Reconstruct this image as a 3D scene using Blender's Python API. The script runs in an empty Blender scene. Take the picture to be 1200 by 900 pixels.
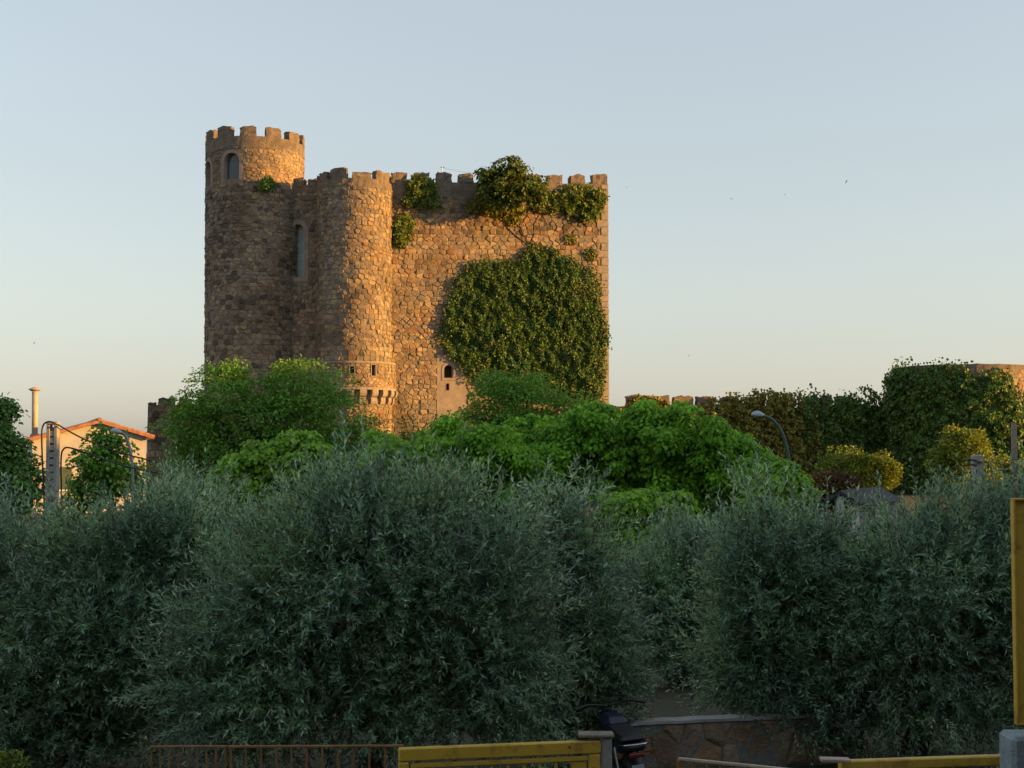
import bpy, math, random
import numpy as np
from mathutils import Vector, Matrix

SC = bpy.context.scene
COL = SC.collection
R = math.radians
random.seed(7)
RNG = np.random.default_rng(11)

# ------------------------------------------------------------------ camera, sky, sun, exposure
FPX, EYE, PITCH = 1648.0, 3.0, R(2.8)
cam_d = bpy.data.cameras.new('camera')
cam_d.sensor_width = 36.0
cam_d.lens = 36.0 * FPX / 1200.0
cam_d.clip_end = 9000
cam = bpy.data.objects.new('camera', cam_d)
COL.objects.link(cam)
cam.location = (0, 0, EYE)
cam.rotation_euler = (R(90) + PITCH, 0, 0)
SC.camera = cam

SUN_AZ, SUN_EL = R(10), R(8)          # sun low, to the side and a little behind the camera
S = Vector((math.cos(SUN_AZ) * math.cos(SUN_EL), -math.sin(SUN_AZ) * math.cos(SUN_EL), math.sin(SUN_EL)))
world = bpy.data.worlds.new('World')
SC.world = world
world.use_nodes = True
wn = world.node_tree
for n in list(wn.nodes):
    wn.nodes.remove(n)
w_out = wn.nodes.new('ShaderNodeOutputWorld')
w_bg = wn.nodes.new('ShaderNodeBackground')
w_sky = wn.nodes.new('ShaderNodeTexSky')
w_sky.sky_type = 'NISHITA'
w_sky.sun_disc = False
w_sky.sun_elevation = SUN_EL
w_sky.sun_rotation = math.atan2(S.x, S.y)
w_sky.altitude = 500
w_sky.air_density = 1.4
w_sky.dust_density = 2.0
w_sky.ozone_density = 2.0
w_bg.inputs['Strength'].default_value = 0.15
w_hsv = wn.nodes.new('ShaderNodeHueSaturation')       # sky colour made evenly paler all round
w_hsv.inputs['Saturation'].default_value = 0.6
wn.links.new(w_sky.outputs[0], w_hsv.inputs['Color'])
w_wb = wn.nodes.new('ShaderNodeMixRGB')                # camera white balance, the same for the whole sky
w_wb.blend_type = 'MULTIPLY'
w_wb.inputs[0].default_value = 1.0
w_wb.inputs[2].default_value = (0.962, 0.995, 1.055, 1)
w_gam = wn.nodes.new('ShaderNodeGamma')                # flattens the sky gradient and lifts the zenith, the same everywhere
w_gam.inputs['Gamma'].default_value = 0.6
wn.links.new(w_hsv.outputs[0], w_gam.inputs[0])
wn.links.new(w_gam.outputs[0], w_wb.inputs[1])
wn.links.new(w_wb.outputs[0], w_bg.inputs[0])
wn.links.new(w_bg.outputs[0], w_out.inputs[0])

sun_d = bpy.data.lights.new('sun', 'SUN')
sun_d.energy = 4.1
sun_d.angle = R(0.5)
sun_d.color = (1.0, 0.49, 0.09)
sun = bpy.data.objects.new('sun', sun_d)
COL.objects.link(sun)
sun.rotation_euler = S.to_track_quat('Z', 'Y').to_euler()
sun.location = (60, -20, 40)

SC.view_settings.view_transform = 'Standard'
SC.view_settings.look = 'None'
SC.view_settings.gamma = 1.0
SC.view_settings.exposure = 1.52
SC.cycles.max_bounces = 12
SC.cycles.diffuse_bounces = 6
SC.cycles.transmission_bounces = 8
SC.cycles.use_denoising = True


def at(u, v, Y):
    """point at depth Y seen at photo pixel (u, v)"""
    a, b = (u - 600) / FPX, (450 - v) / FPX
    d = Vector((a, math.cos(PITCH) - b * math.sin(PITCH), math.sin(PITCH) + b * math.cos(PITCH)))
    d *= Y / d.y
    return Vector((d.x, d.y, EYE + d.z))


# ------------------------------------------------------------------ materials
def new_mat(name):
    m = bpy.data.materials.new(name)
    m.use_nodes = True
    nt = m.node_tree
    return m, nt, nt.nodes['Principled BSDF'], nt.nodes['Material Output']


def nd(nt, t, **kw):
    n = nt.nodes.new(t)
    for k, v in kw.items():
        setattr(n, k, v)
    return n


def noise(nt, scale, detail=4.0, rough=0.6, vec=None):
    n = nd(nt, 'ShaderNodeTexNoise')
    n.inputs['Scale'].default_value = scale
    n.inputs['Detail'].default_value = detail
    n.inputs['Roughness'].default_value = rough
    if vec is not None:
        nt.links.new(vec, n.inputs['Vector'])
    return n.outputs['Fac']


def ramp(nt, fac, stops, interp='LINEAR'):
    r = nd(nt, 'ShaderNodeValToRGB')
    r.color_ramp.interpolation = interp
    e = r.color_ramp.elements
    while len(e) < len(stops):
        e.new(0.5)
    for k, (p, c) in enumerate(stops):
        e[k].position = p
        e[k].color = (*c, 1) if len(c) == 3 else c
    nt.links.new(fac, r.inputs[0])
    return r.outputs[0]


def mix(nt, fac, a, b, mode='MIX'):
    m = nd(nt, 'ShaderNodeMixRGB', blend_type=mode)
    for k, x in zip((0, 1, 2), (fac, a, b)):
        if hasattr(x, 'node'):
            nt.links.new(x, m.inputs[k])
        elif k == 0:
            m.inputs[0].default_value = x
        else:
            m.inputs[k].default_value = (*x, 1)
    return m.outputs[0]


def bump(nt, bs, h, strength, dist):
    b = nd(nt, 'ShaderNodeBump')
    b.inputs['Strength'].default_value = strength
    b.inputs['Distance'].default_value = dist
    nt.links.new(h, b.inputs['Height'])
    nt.links.new(b.outputs[0], bs.inputs['Normal'])


def position(nt):
    return nd(nt, 'ShaderNodeNewGeometry').outputs['Position']


def plain(name, col, rough=0.6, var=0.25, scale=6.0, bstr=0.2, bdist=0.01, metallic=0.0, dirt=None, dirt_amt=0.5, dirt_scale=2.0):
    m, nt, bs, out = new_mat(name)
    p = position(nt)
    f = noise(nt, scale, 5, 0.65, p)
    c = ramp(nt, f, [(0.3, tuple(x * (1 - var) for x in col)), (0.7, tuple(min(1, x * (1 + var)) for x in col))])
    if dirt is not None:
        g = ramp(nt, noise(nt, dirt_scale, 6, 0.7, p), [(0.5, (0, 0, 0)), (0.62, (dirt_amt,) * 3)])
        c = mix(nt, g, c, dirt)
    nt.links.new(c, bs.inputs['Base Color'])
    bs.inputs['Roughness'].default_value = rough
    bs.inputs['Metallic'].default_value = metallic
    if bstr:
        bump(nt, bs, noise(nt, scale * 4, 4, 0.6, p), bstr, bdist)
    return m


def stone_mat(name, stops, stain=(0.10, 0.085, 0.07), stain_amt=0.6, bscale=9):
    m, nt, bs, out = new_mat(name)
    p = position(nt)
    a = nd(nt, 'ShaderNodeAttribute', attribute_name='tint')
    c = ramp(nt, a.outputs['Fac'], stops)
    f = noise(nt, 5.0, 6, 0.7, p)
    c = mix(nt, 1.0, c, ramp(nt, f, [(0.25, (0.5, 0.5, 0.5)), (0.75, (1.35, 1.3, 1.24))]), 'MULTIPLY')
    st = ramp(nt, noise(nt, 0.35, 5, 0.6, p), [(0.48, (0, 0, 0)), (0.66, (stain_amt,) * 3)])
    c = mix(nt, st, c, mix(nt, 1.0, c, tuple(x * 4.2 for x in stain), 'MULTIPLY'))
    c = mix(nt, ramp(nt, noise(nt, 1.6, 6, 0.7, p), [(0.52, (0, 0, 0)), (0.64, (0.55,) * 3)]), c, (0.135, 0.112, 0.088))
    red = ramp(nt, noise(nt, 0.22, 4, 0.55, p), [(0.5, (0, 0, 0)), (0.7, (0.3,) * 3)])
    c = mix(nt, red, c, mix(nt, 1.0, c, (1.25, 0.82, 0.62), 'MULTIPLY'))
    c = mix(nt, 1.0, c, (0.94, 0.87, 0.77), 'MULTIPLY')
    nt.links.new(c, bs.inputs['Base Color'])
    bs.inputs['Roughness'].default_value = 0.92
    bs.inputs['Specular IOR Level'].default_value = 0.15
    bump(nt, bs, noise(nt, bscale, 7, 0.7, p), 0.8, 0.06)
    return m


def leaf_mat(name, top, under, var=0.45, trans=0.3, rough=0.5, spec=0.4, odd=None, odd_amt=0.12):
    m, nt, bs, out = new_mat(name)
    g = nd(nt, 'ShaderNodeNewGeometry')
    c = mix(nt, g.outputs['Backfacing'], top, under)
    rv = ramp(nt, g.outputs['Random Per Island'], [(0.0, (1 - var,) * 3), (1.0, (1 + var, 1 + var, 1 + var * 0.8))])
    c = mix(nt, 1.0, c, rv, 'MULTIPLY')
    cl = ramp(nt, noise(nt, 1.3, 3, 0.6, g.outputs['Position']), [(0.35, (0.78, 0.8, 0.85)), (0.65, (1.18, 1.15, 0.95))])
    c = mix(nt, 1.0, c, cl, 'MULTIPLY')
    if odd is not None:
        w = nd(nt, 'ShaderNodeTexWhiteNoise', noise_dimensions='1D')
        nt.links.new(g.outputs['Random Per Island'], w.inputs['W'])
        k = nd(nt, 'ShaderNodeMath', operation='LESS_THAN')
        nt.links.new(w.outputs['Value'], k.inputs[0])
        k.inputs[1].default_value = odd_amt
        c = mix(nt, k.outputs[0], c, odd)
    nt.links.new(c, bs.inputs['Base Color'])
    bs.inputs['Roughness'].default_value = rough
    bs.inputs['Specular IOR Level'].default_value = spec
    if trans:
        tr = nd(nt, 'ShaderNodeBsdfTranslucent')
        nt.links.new(mix(nt, 1.0, c, (1.3, 1.25, 0.6), 'MULTIPLY'), tr.inputs[0])
        ms = nd(nt, 'ShaderNodeMixShader')
        ms.inputs[0].default_value = trans
        nt.links.new(bs.outputs[0], ms.inputs[1])
        nt.links.new(tr.outputs[0], ms.inputs[2])
        nt.links.new(ms.outputs[0], out.inputs[0])
    return m


M = {}
RUBBLE = [(0.0, (0.10, 0.094, 0.086)), (0.15, (0.19, 0.176, 0.156)), (0.32, (0.275, 0.255, 0.226)), (0.48, (0.225, 0.213, 0.197)),
          (0.6, (0.33, 0.285, 0.215)), (0.74, (0.385, 0.325, 0.235)), (0.85, (0.30, 0.225, 0.155)), (0.93, (0.23, 0.165, 0.118)), (1.0, (0.42, 0.37, 0.29))]
M['stone'] = stone_mat('castle_rubble', RUBBLE)
M['mortar'] = plain('castle_mortar', (0.185, 0.14, 0.095), 0.95, 0.35, 3.0, 0.9, 0.05)
M['merlon'] = plain('merlon_stone', (0.185, 0.145, 0.108), 0.95, 0.45, 4.0, 1.0, 0.08, dirt=(0.075, 0.062, 0.052), dirt_amt=0.7)
M['dressed'] = plain('dressed_granite', (0.25, 0.21, 0.165), 0.9, 0.25, 4.0, 0.5, 0.02)
M['plaster'] = plain('old_plaster', (0.25, 0.205, 0.165), 0.95, 0.2, 2.0, 0.5, 0.02)
M['dark_sheet'] = plain('dark_interior', (0.02, 0.018, 0.016), 0.9, 0.2, 3.0, 0)  # near-black sheet closing the openings, interior darkness put into its colour
M['glass'] = plain('window_glass', (0.05, 0.065, 0.075), 0.18, 0.2, 2.0, 0)
M['pale_glass'] = plain('pale_window_glass', (0.26, 0.31, 0.31), 0.22, 0.15, 2.0, 0)
M['bark'] = plain('bark', (0.09, 0.07, 0.052), 0.95, 0.4, 9.0, 1.0, 0.03)
M['olive_bark'] = plain('olive_bark', (0.075, 0.066, 0.056), 0.95, 0.4, 12.0, 1.0, 0.03)
M['olive'] = leaf_mat('olive_leaf', (0.160, 0.275, 0.205), (0.38, 0.50, 0.43), 0.8, 0.22, 0.38, 0.6, odd=(0.16, 0.15, 0.075), odd_amt=0.02)
M['maple'] = leaf_mat('maple_leaf', (0.205, 0.430, 0.050), (0.23, 0.42, 0.08), 0.5, 0.5, 0.5, 0.2)
M['lime'] = leaf_mat('lime_leaf', (0.208, 0.403, 0.044), (0.214, 0.378, 0.076), 0.35, 0.4, 0.5, 0.3)
M['ash'] = leaf_mat('ash_leaf', (0.139, 0.312, 0.050), (0.169, 0.320, 0.084), 0.45, 0.35, 0.55, 0.3, odd=(0.22, 0.14, 0.03), odd_amt=0.025)
M['dark_leaf'] = leaf_mat('dark_leaf', (0.095, 0.220, 0.052), (0.122, 0.227, 0.081), 0.45, 0.25, 0.5, 0.35)
M['ivy'] = leaf_mat('ivy_leaf', (0.070, 0.135, 0.028), (0.085, 0.135, 0.04), 0.6, 0.2, 0.5, 0.3, odd=(0.12, 0.11, 0.035), odd_amt=0.04)
M['sunny_ivy'] = leaf_mat('sunny_ivy_leaf', (0.12, 0.175, 0.032), (0.13, 0.17, 0.05), 0.5, 0.25, 0.5, 0.3, odd=(0.18, 0.13, 0.035), odd_amt=0.06)  # lighter ivy copy, sunlight on the wall-top plants put into its colour
M['ivy_dark'] = leaf_mat('ivy_dark_leaf', (0.076, 0.159, 0.036), (0.097, 0.159, 0.055), 0.5, 0.2, 0.5, 0.3, odd=(0.13, 0.10, 0.03), odd_amt=0.05)
M['sungold_ivy'] = leaf_mat('sungold_ivy_leaf', (0.165, 0.185, 0.035), (0.16, 0.17, 0.05), 0.5, 0.2, 0.5, 0.3, odd=(0.27, 0.17, 0.04), odd_amt=0.15)  # orange sunlight on the wall ivy put into the leaf colour
M['yellow_leaf'] = leaf_mat('yellow_leaf', (0.215, 0.265, 0.028), (0.21, 0.255, 0.05), 0.4, 0.3, 0.5, 0.3, odd=(0.09, 0.14, 0.03), odd_amt=0.2)
M['russet_leaf'] = leaf_mat('russet_leaf', (0.120, 0.070, 0.040), (0.12, 0.075, 0.05), 0.45, 0.2, 0.6, 0.2, odd=(0.20, 0.13, 0.03), odd_amt=0.2)


# ------------------------------------------------------------------ object helpers
OFF = {}


def tag(o, label=None, cat=None, group=None, kind=None):
    for k, v in (('label', label), ('category', cat), ('group', group), ('kind', kind)):
        if v:
            o[k] = v
    return o


def thing(name, loc, label, cat, group=None):
    o = bpy.data.objects.new(name, None)
    o.empty_display_size = 0.3
    COL.objects.link(o)
    o.location = loc
    OFF[o.name] = Vector(loc)
    return tag(o, label, cat, group)


def link(name, me, mat, parent=None, kind=None, loc=None):
    o = bpy.data.objects.new(name, me)
    COL.objects.link(o)
    if mat is not None and not me.materials:
        me.materials.append(mat)
    off = Vector((0, 0, 0))
    if parent is not None:
        o.parent = parent
        off = OFF[parent.name]
    if loc is not None:
        o.location = Vector(loc) - off
        OFF[o.name] = Vector(loc)
    else:
        OFF[o.name] = off
    if kind:
        o['kind'] = kind
    return o


def obj(name, verts, faces, mat, parent=None, smooth=False, kind=None, tints=None):
    """mesh object from world-space vertices"""
    off = OFF[parent.name] if parent is not None else Vector((0, 0, 0))
    me = bpy.data.meshes.new(name)
    me.from_pydata([(v[0] - off[0], v[1] - off[1], v[2] - off[2]) for v in verts], [], faces)
    if tints is not None:
        a = me.attributes.new('tint', 'FLOAT', 'POINT')
        a.data.foreach_set('value', tints)
    if smooth:
        me.polygons.foreach_set('use_smooth', [True] * len(me.polygons))
    me.update()
    return link(name, me, mat, parent, kind)


def obj_np(name, V, T, mat, parent=None, kind=None, smooth=False):
    """big triangle mesh from numpy arrays, world-space"""
    off = np.array(OFF[parent.name]) if parent is not None else np.zeros(3)
    V = (V - off).astype(np.float32)
    T = T.astype(np.int32)
    me = bpy.data.meshes.new(name)
    me.vertices.add(len(V))
    me.vertices.foreach_set('co', V.ravel())
    me.loops.add(T.size)
    me.loops.foreach_set('vertex_index', T.ravel())
    me.polygons.add(len(T))
    me.polygons.foreach_set('loop_start', np.arange(0, T.size, 3, dtype=np.int32))
    me.polygons.foreach_set('use_smooth', np.full(len(T), smooth, dtype=bool))
    me.update(calc_edges=True)
    return link(name, me, mat, parent, kind)


def tube(pts, radii, seg=8, caps=True):
    pts = [Vector(p) for p in pts]
    if not hasattr(radii, '__len__'):
        radii = [radii] * len(pts)
    V, F = [], []
    ref = None
    for i, p in enumerate(pts):
        t = (pts[min(i + 1, len(pts) - 1)] - pts[max(i - 1, 0)]).normalized()
        if ref is None:
            ref = t.orthogonal()
        ref = (ref - t * ref.dot(t)).normalized()
        b = t.cross(ref)
        for k in range(seg):
            a = 2 * math.pi * k / seg
            V.append(p + (ref * math.cos(a) + b * math.sin(a)) * radii[i])
    n = len(pts)
    for i in range(n - 1):
        for k in range(seg):
            k2 = (k + 1) % seg
            F.append((i * seg + k, i * seg + k2, (i + 1) * seg + k2, (i + 1) * seg + k))
    if caps:
        F.append(tuple(range(seg - 1, -1, -1)))
        F.append(tuple((n - 1) * seg + k for k in range(seg)))
    return V, F


def spline(pts, n=8):
    pts = [Vector(p) for p in pts]
    P = [pts[0] * 2 - pts[1]] + pts + [pts[-1] * 2 - pts[-2]]
    out = []
    for i in range(1, len(P) - 2):
        for k in range(n):
            t = k / n
            a, b, c, d = P[i - 1], P[i], P[i + 1], P[i + 2]
            out.append(0.5 * ((2 * b) + (c - a) * t + (2 * a - 5 * b + 4 * c - d) * t * t + (3 * b - a - 3 * c + d) * t ** 3))
    out.append(pts[-1])
    return out


def box(x0, x1, y0, y1, z0, z1, b=0.0):
    """box, chamfered by b"""
    if b <= 0:
        V = [(x, y, z) for z in (z0, z1) for y in (y0, y1) for x in (x0, x1)]
        return V, [(0, 2, 3, 1), (4, 5, 7, 6), (0, 1, 5, 4), (2, 6, 7, 3), (0, 4, 6, 2), (1, 3, 7, 5)]
    V, F = [], []
    idx = {}
    for sx in (0, 1):
        for sy in (0, 1):
            for sz in (0, 1):
                X, Y, Z = (x0, x1)[sx], (y0, y1)[sy], (z0, z1)[sz]
                dx, dy, dz = (b, -b)[sx], (b, -b)[sy], (b, -b)[sz]
                for ax, p in enumerate(((X, Y + dy, Z + dz), (X + dx, Y, Z + dz), (X + dx, Y + dy, Z))):
                    idx[(sx, sy, sz, ax)] = len(V)
                    V.append(p)
    for s in (0, 1):
        for ax, cyc in ((0, lambda a, b_: (s, a, b_)), (1, lambda a, b_: (a, s, b_)), (2, lambda a, b_: (a, b_, s))):
            F.append(tuple(idx[(*cyc(a, c), ax)] for a, c in ((0, 0), (1, 0), (1, 1), (0, 1))))
    for a in (0, 1):
        for c in (0, 1):
            F.append((idx[(0, a, c, 1)], idx[(1, a, c, 1)], idx[(1, a, c, 2)], idx[(0, a, c, 2)]))
            F.append((idx[(a, 0, c, 0)], idx[(a, 1, c, 0)], idx[(a, 1, c, 2)], idx[(a, 0, c, 2)]))
            F.append((idx[(a, c, 0, 0)], idx[(a, c, 1, 0)], idx[(a, c, 1, 1)], idx[(a, c, 0, 1)]))
    for sx in (0, 1):
        for sy in (0, 1):
            for sz in (0, 1):
                F.append(tuple(idx[(sx, sy, sz, k)] for k in range(3)))
    return V, F


def xf(V, mat4):
    return [mat4 @ Vector(v) for v in V]


def join(*geoms):
    V, F = [], []
    for v, f in geoms:
        o = len(V)
        V += list(v)
        F += [tuple(i + o for i in q) for q in f]
    return V, F


# ------------------------------------------------------------------ foliage
def unit(a):
    return a / np.maximum(np.linalg.norm(a, axis=1, keepdims=True), 1e-9)


def wob(P, s, seed=0):
    """cheap smooth noise in -1..1"""
    r = np.random.default_rng(seed)
    out = np.zeros(len(P))
    for k in range(6):
        d = r.normal(size=3)
        d *= s * (0.6 + 0.28 * k) / np.linalg.norm(d)
        out += np.sin(P @ d + r.uniform(0, 6.28)) / 6 * 1.7
    return out


def leaf_arrays(P, A, N, L, W, kind='blade'):
    """leaf faces: P base, A along the leaf, N leaf normal; returns verts, tris"""
    A, N = unit(A), unit(N)
    Sd = unit(np.cross(A, N))
    N = np.cross(Sd, A)
    L = np.asarray(L).reshape(-1, 1) * np.ones((len(P), 1))
    W = np.asarray(W).reshape(-1, 1) * np.ones((len(P), 1))
    if kind == 'blade':
        q = [P, P + A * L * 0.5 + Sd * W * 0.5 + N * W * 0.2, P + A * L - N * W * 0.3, P + A * L * 0.5 - Sd * W * 0.5 + N * W * 0.2]
        t = np.array([[0, 1, 2], [0, 2, 3]])
    else:
        q = [P, P + A * L * 0.28 + Sd * W * 0.5 + N * W * 0.1, P + A * L * 0.68 + Sd * W * 0.42 - N * W * 0.02,
             P + A * L - N * W * 0.22, P + A * L * 0.68 - Sd * W * 0.42 - N * W * 0.02, P + A * L * 0.28 - Sd * W * 0.5 + N * W * 0.1]
        t = np.array([[0, 1, 2], [0, 2, 3], [0, 3, 4], [0, 4, 5]])
    m = len(q)
    V = np.stack(q, 1).reshape(-1, 3)
    T = (t[None] + (np.arange(len(P)) * m)[:, None, None]).reshape(-1, 3)
    return V, T


def stack(parts):
    V, T, o = [], [], 0
    for v, t in parts:
        V.append(v)
        T.append(t + o)
        o += len(v)
    return np.concatenate(V), np.concatenate(T)


def lump_world(px, D):
    """(u, v, ru, rv[, dD[, rdepth factor]]) -> ellipsoids x,y,z,rx,ry,rz"""
    out = []
    for q in px:
        d = D + (q[4] if len(q) > 4 else 0)
        c = at(q[0], q[1], d)
        rx, rz = q[2] / FPX * d, q[3] / FPX * d
        ry = (q[5] if len(q) > 5 else 0.9) * (rx + rz) / 2
        out.append((c.x, c.y, c.z, rx, ry, rz))
    return np.array(out)


def shell_points(E, n, rng, depth=0.45, power=1.4, rough=0.14, seed=0, keep_in=0.78):
    area = (E[:, 3] * E[:, 4] + E[:, 3] * E[:, 5] + E[:, 4] * E[:, 5])
    pick = rng.choice(len(E), size=int(n * 1.5), p=area / area.sum())
    d = unit(rng.normal(size=(len(pick), 3)))
    C, Rr = E[pick, :3], E[pick, 3:]
    f = 1 - depth * rng.random(len(pick)) ** power
    w = 1 + rough * wob(d * 1.0 + C * 0.7, 4.0, seed) + rough * 0.6 * wob(d, 9.0, seed + 1)
    P = C + d * Rr * (f * w)[:, None]
    N = unit(d / Rr)
    ok = np.ones(len(P), bool)
    for k in range(len(E)):
        q = np.linalg.norm((P - E[k, :3]) / E[k, 3:], axis=1)
        ok &= ~((q < keep_in * 0.7) & (pick != k))
    ok &= P[:, 2] > 0.12
    i = np.nonzero(ok)[0][:n]
    return P[i], N[i]


UP = np.array([0.0, 0.0, 1.0])


def olive_crown(E, n_sprigs, rng, seed, leaf=0.080, k=14):
    per = 22
    n_sprigs = int(n_sprigs * 0.8)
    C, Nc = shell_points(E, n_sprigs // per, rng, 0.38, 1.2, 0.3, seed)
    ci = np.repeat(np.arange(len(C)), per)
    n = len(ci)
    N = Nc[ci]
    off = rng.normal(size=(n, 3)) * np.array([0.14, 0.14, 0.12])
    P = C[ci] + off
    ok = P[:, 2] > 0.1
    P, N, off = P[ok], N[ok], off[ok]
    n = len(P)
    lift = np.clip(N[:, 2:3], -0.2, 1)
    A = unit(N * 0.7 + unit(off) * 0.55 + UP * (0.15 + 0.6 * lift) + rng.normal(size=(n, 3)) * 0.3)
    Ln = rng.uniform(0.20, 0.36, n) * (1 + 0.4 * np.clip(lift[:, 0], 0, 1))
    tall = (N[:, 2] > 0.35) & (rng.random(n) < 0.15) & (N[:, 2] > 0.6)          # upright new shoots that break the outline
    Ln[tall] *= rng.uniform(1.05, 1.45, tall.sum())
    A[tall] = unit(A[tall] * 0.6 + UP * 1.2 + rng.normal(size=(tall.sum(), 3)) * 0.18)
    side = unit(np.cross(A, rng.normal(size=(n, 3))))
    oth = np.cross(A, side)
    parts = []
    for j in range(k):
        t = (j // 2 + 0.6) / (k / 2) 
        sgn = 1 if j % 2 else -1
        ang = (j // 2) * 1.57 + rng.normal(size=n) * 0.35
        dv = (side * np.cos(ang)[:, None] + oth * np.sin(ang)[:, None]) * sgn
        op = 0.55 + 0.3 * (1 - t) + rng.normal(size=n) * 0.12
        ld = A * np.cos(op)[:, None] + dv * np.sin(op)[:, None]
        nn = A * np.sin(op)[:, None] - dv * np.cos(op)[:, None]
        nn = nn + rng.normal(size=(n, 3)) * 0.25
        l = leaf * rng.uniform(0.65, 1.3, n) * (1.05 - 0.25 * t)
        parts.append(leaf_arrays(P + A * (Ln * t)[:, None], ld, nn, l, l * 0.27))
    # the shoots themselves
    parts.append(leaf_arrays(P - A * 0.05, A, side, Ln * 1.0, 0.006))
    # broader leaves added inside the crown to keep its interior dark
    Pi, Ni = shell_points(E * np.array([1, 1, 1, .74, .74, .74]), n_sprigs, rng, 0.6, 1.0, 0.1, seed + 5, 0.3)
    parts.append(leaf_arrays(Pi, rng.normal(size=Pi.shape), Ni + rng.normal(size=Pi.shape) * 0.5, 0.15, 0.055))
    return stack(parts)


def broad_crown(E, n_clump, k, rng, seed, leaf=0.15, wid=0.75, rc=0.5, flat=0.6, depth=0.5, rough=0.15, kind='broad', droop=0.5, spread=0.25):
    C, N = shell_points(E, n_clump, rng, depth, 1.3, rough, seed)
    n = len(C)
    r = rc * rng.uniform(0.6, 1.25, n)
    ci = np.repeat(np.arange(n), k)
    d = unit(rng.normal(size=(n * k, 3)) + UP * 0.55 + N[ci] * 0.5)
    P = C[ci] + d * (r[ci] * rng.uniform(0.55, 1.05, n * k))[:, None] * np.array([1, 1, flat])
    A = d * np.array([1, 1, 0.3]) - UP * droop + rng.normal(size=(n * k, 3)) * spread
    Nn = d + UP * 0.5 + rng.normal(size=(n * k, 3)) * spread
    l = leaf * rng.uniform(0.65, 1.25, n * k)
    return leaf_arrays(P, A, Nn, l, l * wid, kind)


def limb_geom(a, b, r0, r1, rng, sag=0.12, seg=7):
    a, b = Vector(a), Vector(b)
    L = (b - a).length
    pts = []
    for i in range(6):
        t = i / 5
        j = Vector(rng.normal(size=3)) * L * 0.035 * math.sin(math.pi * t)
        pts.append(a.lerp(b, t) + j + Vector((0, 0, 1)) * math.sin(math.pi * t) * L * sag)
    return tube(pts, [r0 + (r1 - r0) * i / 5 for i in range(6)], seg)


def tree(name, label, cat, E, mesh, leafmat, base, trunk_r, rng, group=None, bark='bark', fork=0.45, limbs=None, crown='crown'):
    base = Vector(base)
    root = thing(name, base, label, cat, group)
    top = Vector((float(E[:, 0].mean()), float(E[:, 1].mean()), float(E[:, 2].mean())))
    fk = base.lerp(top, fork)
    fk.z = base.z + (top.z - base.z) * fork
    V, F = limb_geom(base - Vector((0, 0, 0.1)), fk, trunk_r * 1.25, trunk_r * 0.8, rng, 0.0, 10)
    obj('trunk', V, F, M[bark], root, True)
    for e in (E if limbs is None else E[:limbs]):
        V, F = limb_geom(fk - Vector((0, 0, 0.05)), e[:3], trunk_r * 0.55, trunk_r * 0.12, rng)
        obj('limb', V, F, M[bark], root, True)
    obj_np(crown, mesh[0], mesh[1], leafmat, root, kind='stuff')
    return root


# ------------------------------------------------------------------ curved and flat wall surfaces
class Flat:
    def __init__(s, o, d):
        s.o = Vector((o[0], o[1], 0))
        s.d = Vector((d[0], d[1], 0)).normalized()
        s.n = Vector((s.d.y, -s.d.x, 0))
        s.rise = 0.0          # courses that climb slightly along the wall

    def map(s, u, v, h):
        return s.o + s.d * u + s.n * h + Vector((0, 0, v + u * s.rise * v))

    def facing(s, u):
        return 1.0


class Round:
    """u is arc length from the side that faces the camera (-y), growing to +x"""
    def __init__(s, c, r0, r1, z0, z1):
        s.c, s.r0, s.r1, s.z0, s.z1 = Vector((c[0], c[1], 0)), r0, r1, z0, z1

    def rad(s, v):
        t = (v - s.z0) / (s.z1 - s.z0)
        return s.r0 + (s.r1 - s.r0) * max(0, min(1, t))

    def map(s, u, v, h):
        a = u / s.r0
        r = s.rad(v) + h
        return s.c + Vector((math.sin(a) * r, -math.cos(a) * r, v))

    def facing(s, u):
        return max(0.0, math.cos(u / s.r0))


def clip(poly, nx, ny, c):
    """keep nx*x + ny*y <= c"""
    out = []
    m = len(poly)
    for i in range(m):
        a, b = poly[i], poly[(i + 1) % m]
        da, db = nx * a[0] + ny * a[1] - c, nx * b[0] + ny * b[1] - c
        if da <= 0:
            out.append(a)
        if (da < 0 < db) or (db < 0 < da):
            t = da / (da - db)
            out.append((a[0] + (b[0] - a[0]) * t, a[1] + (b[1] - a[1]) * t))
    return out


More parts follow.
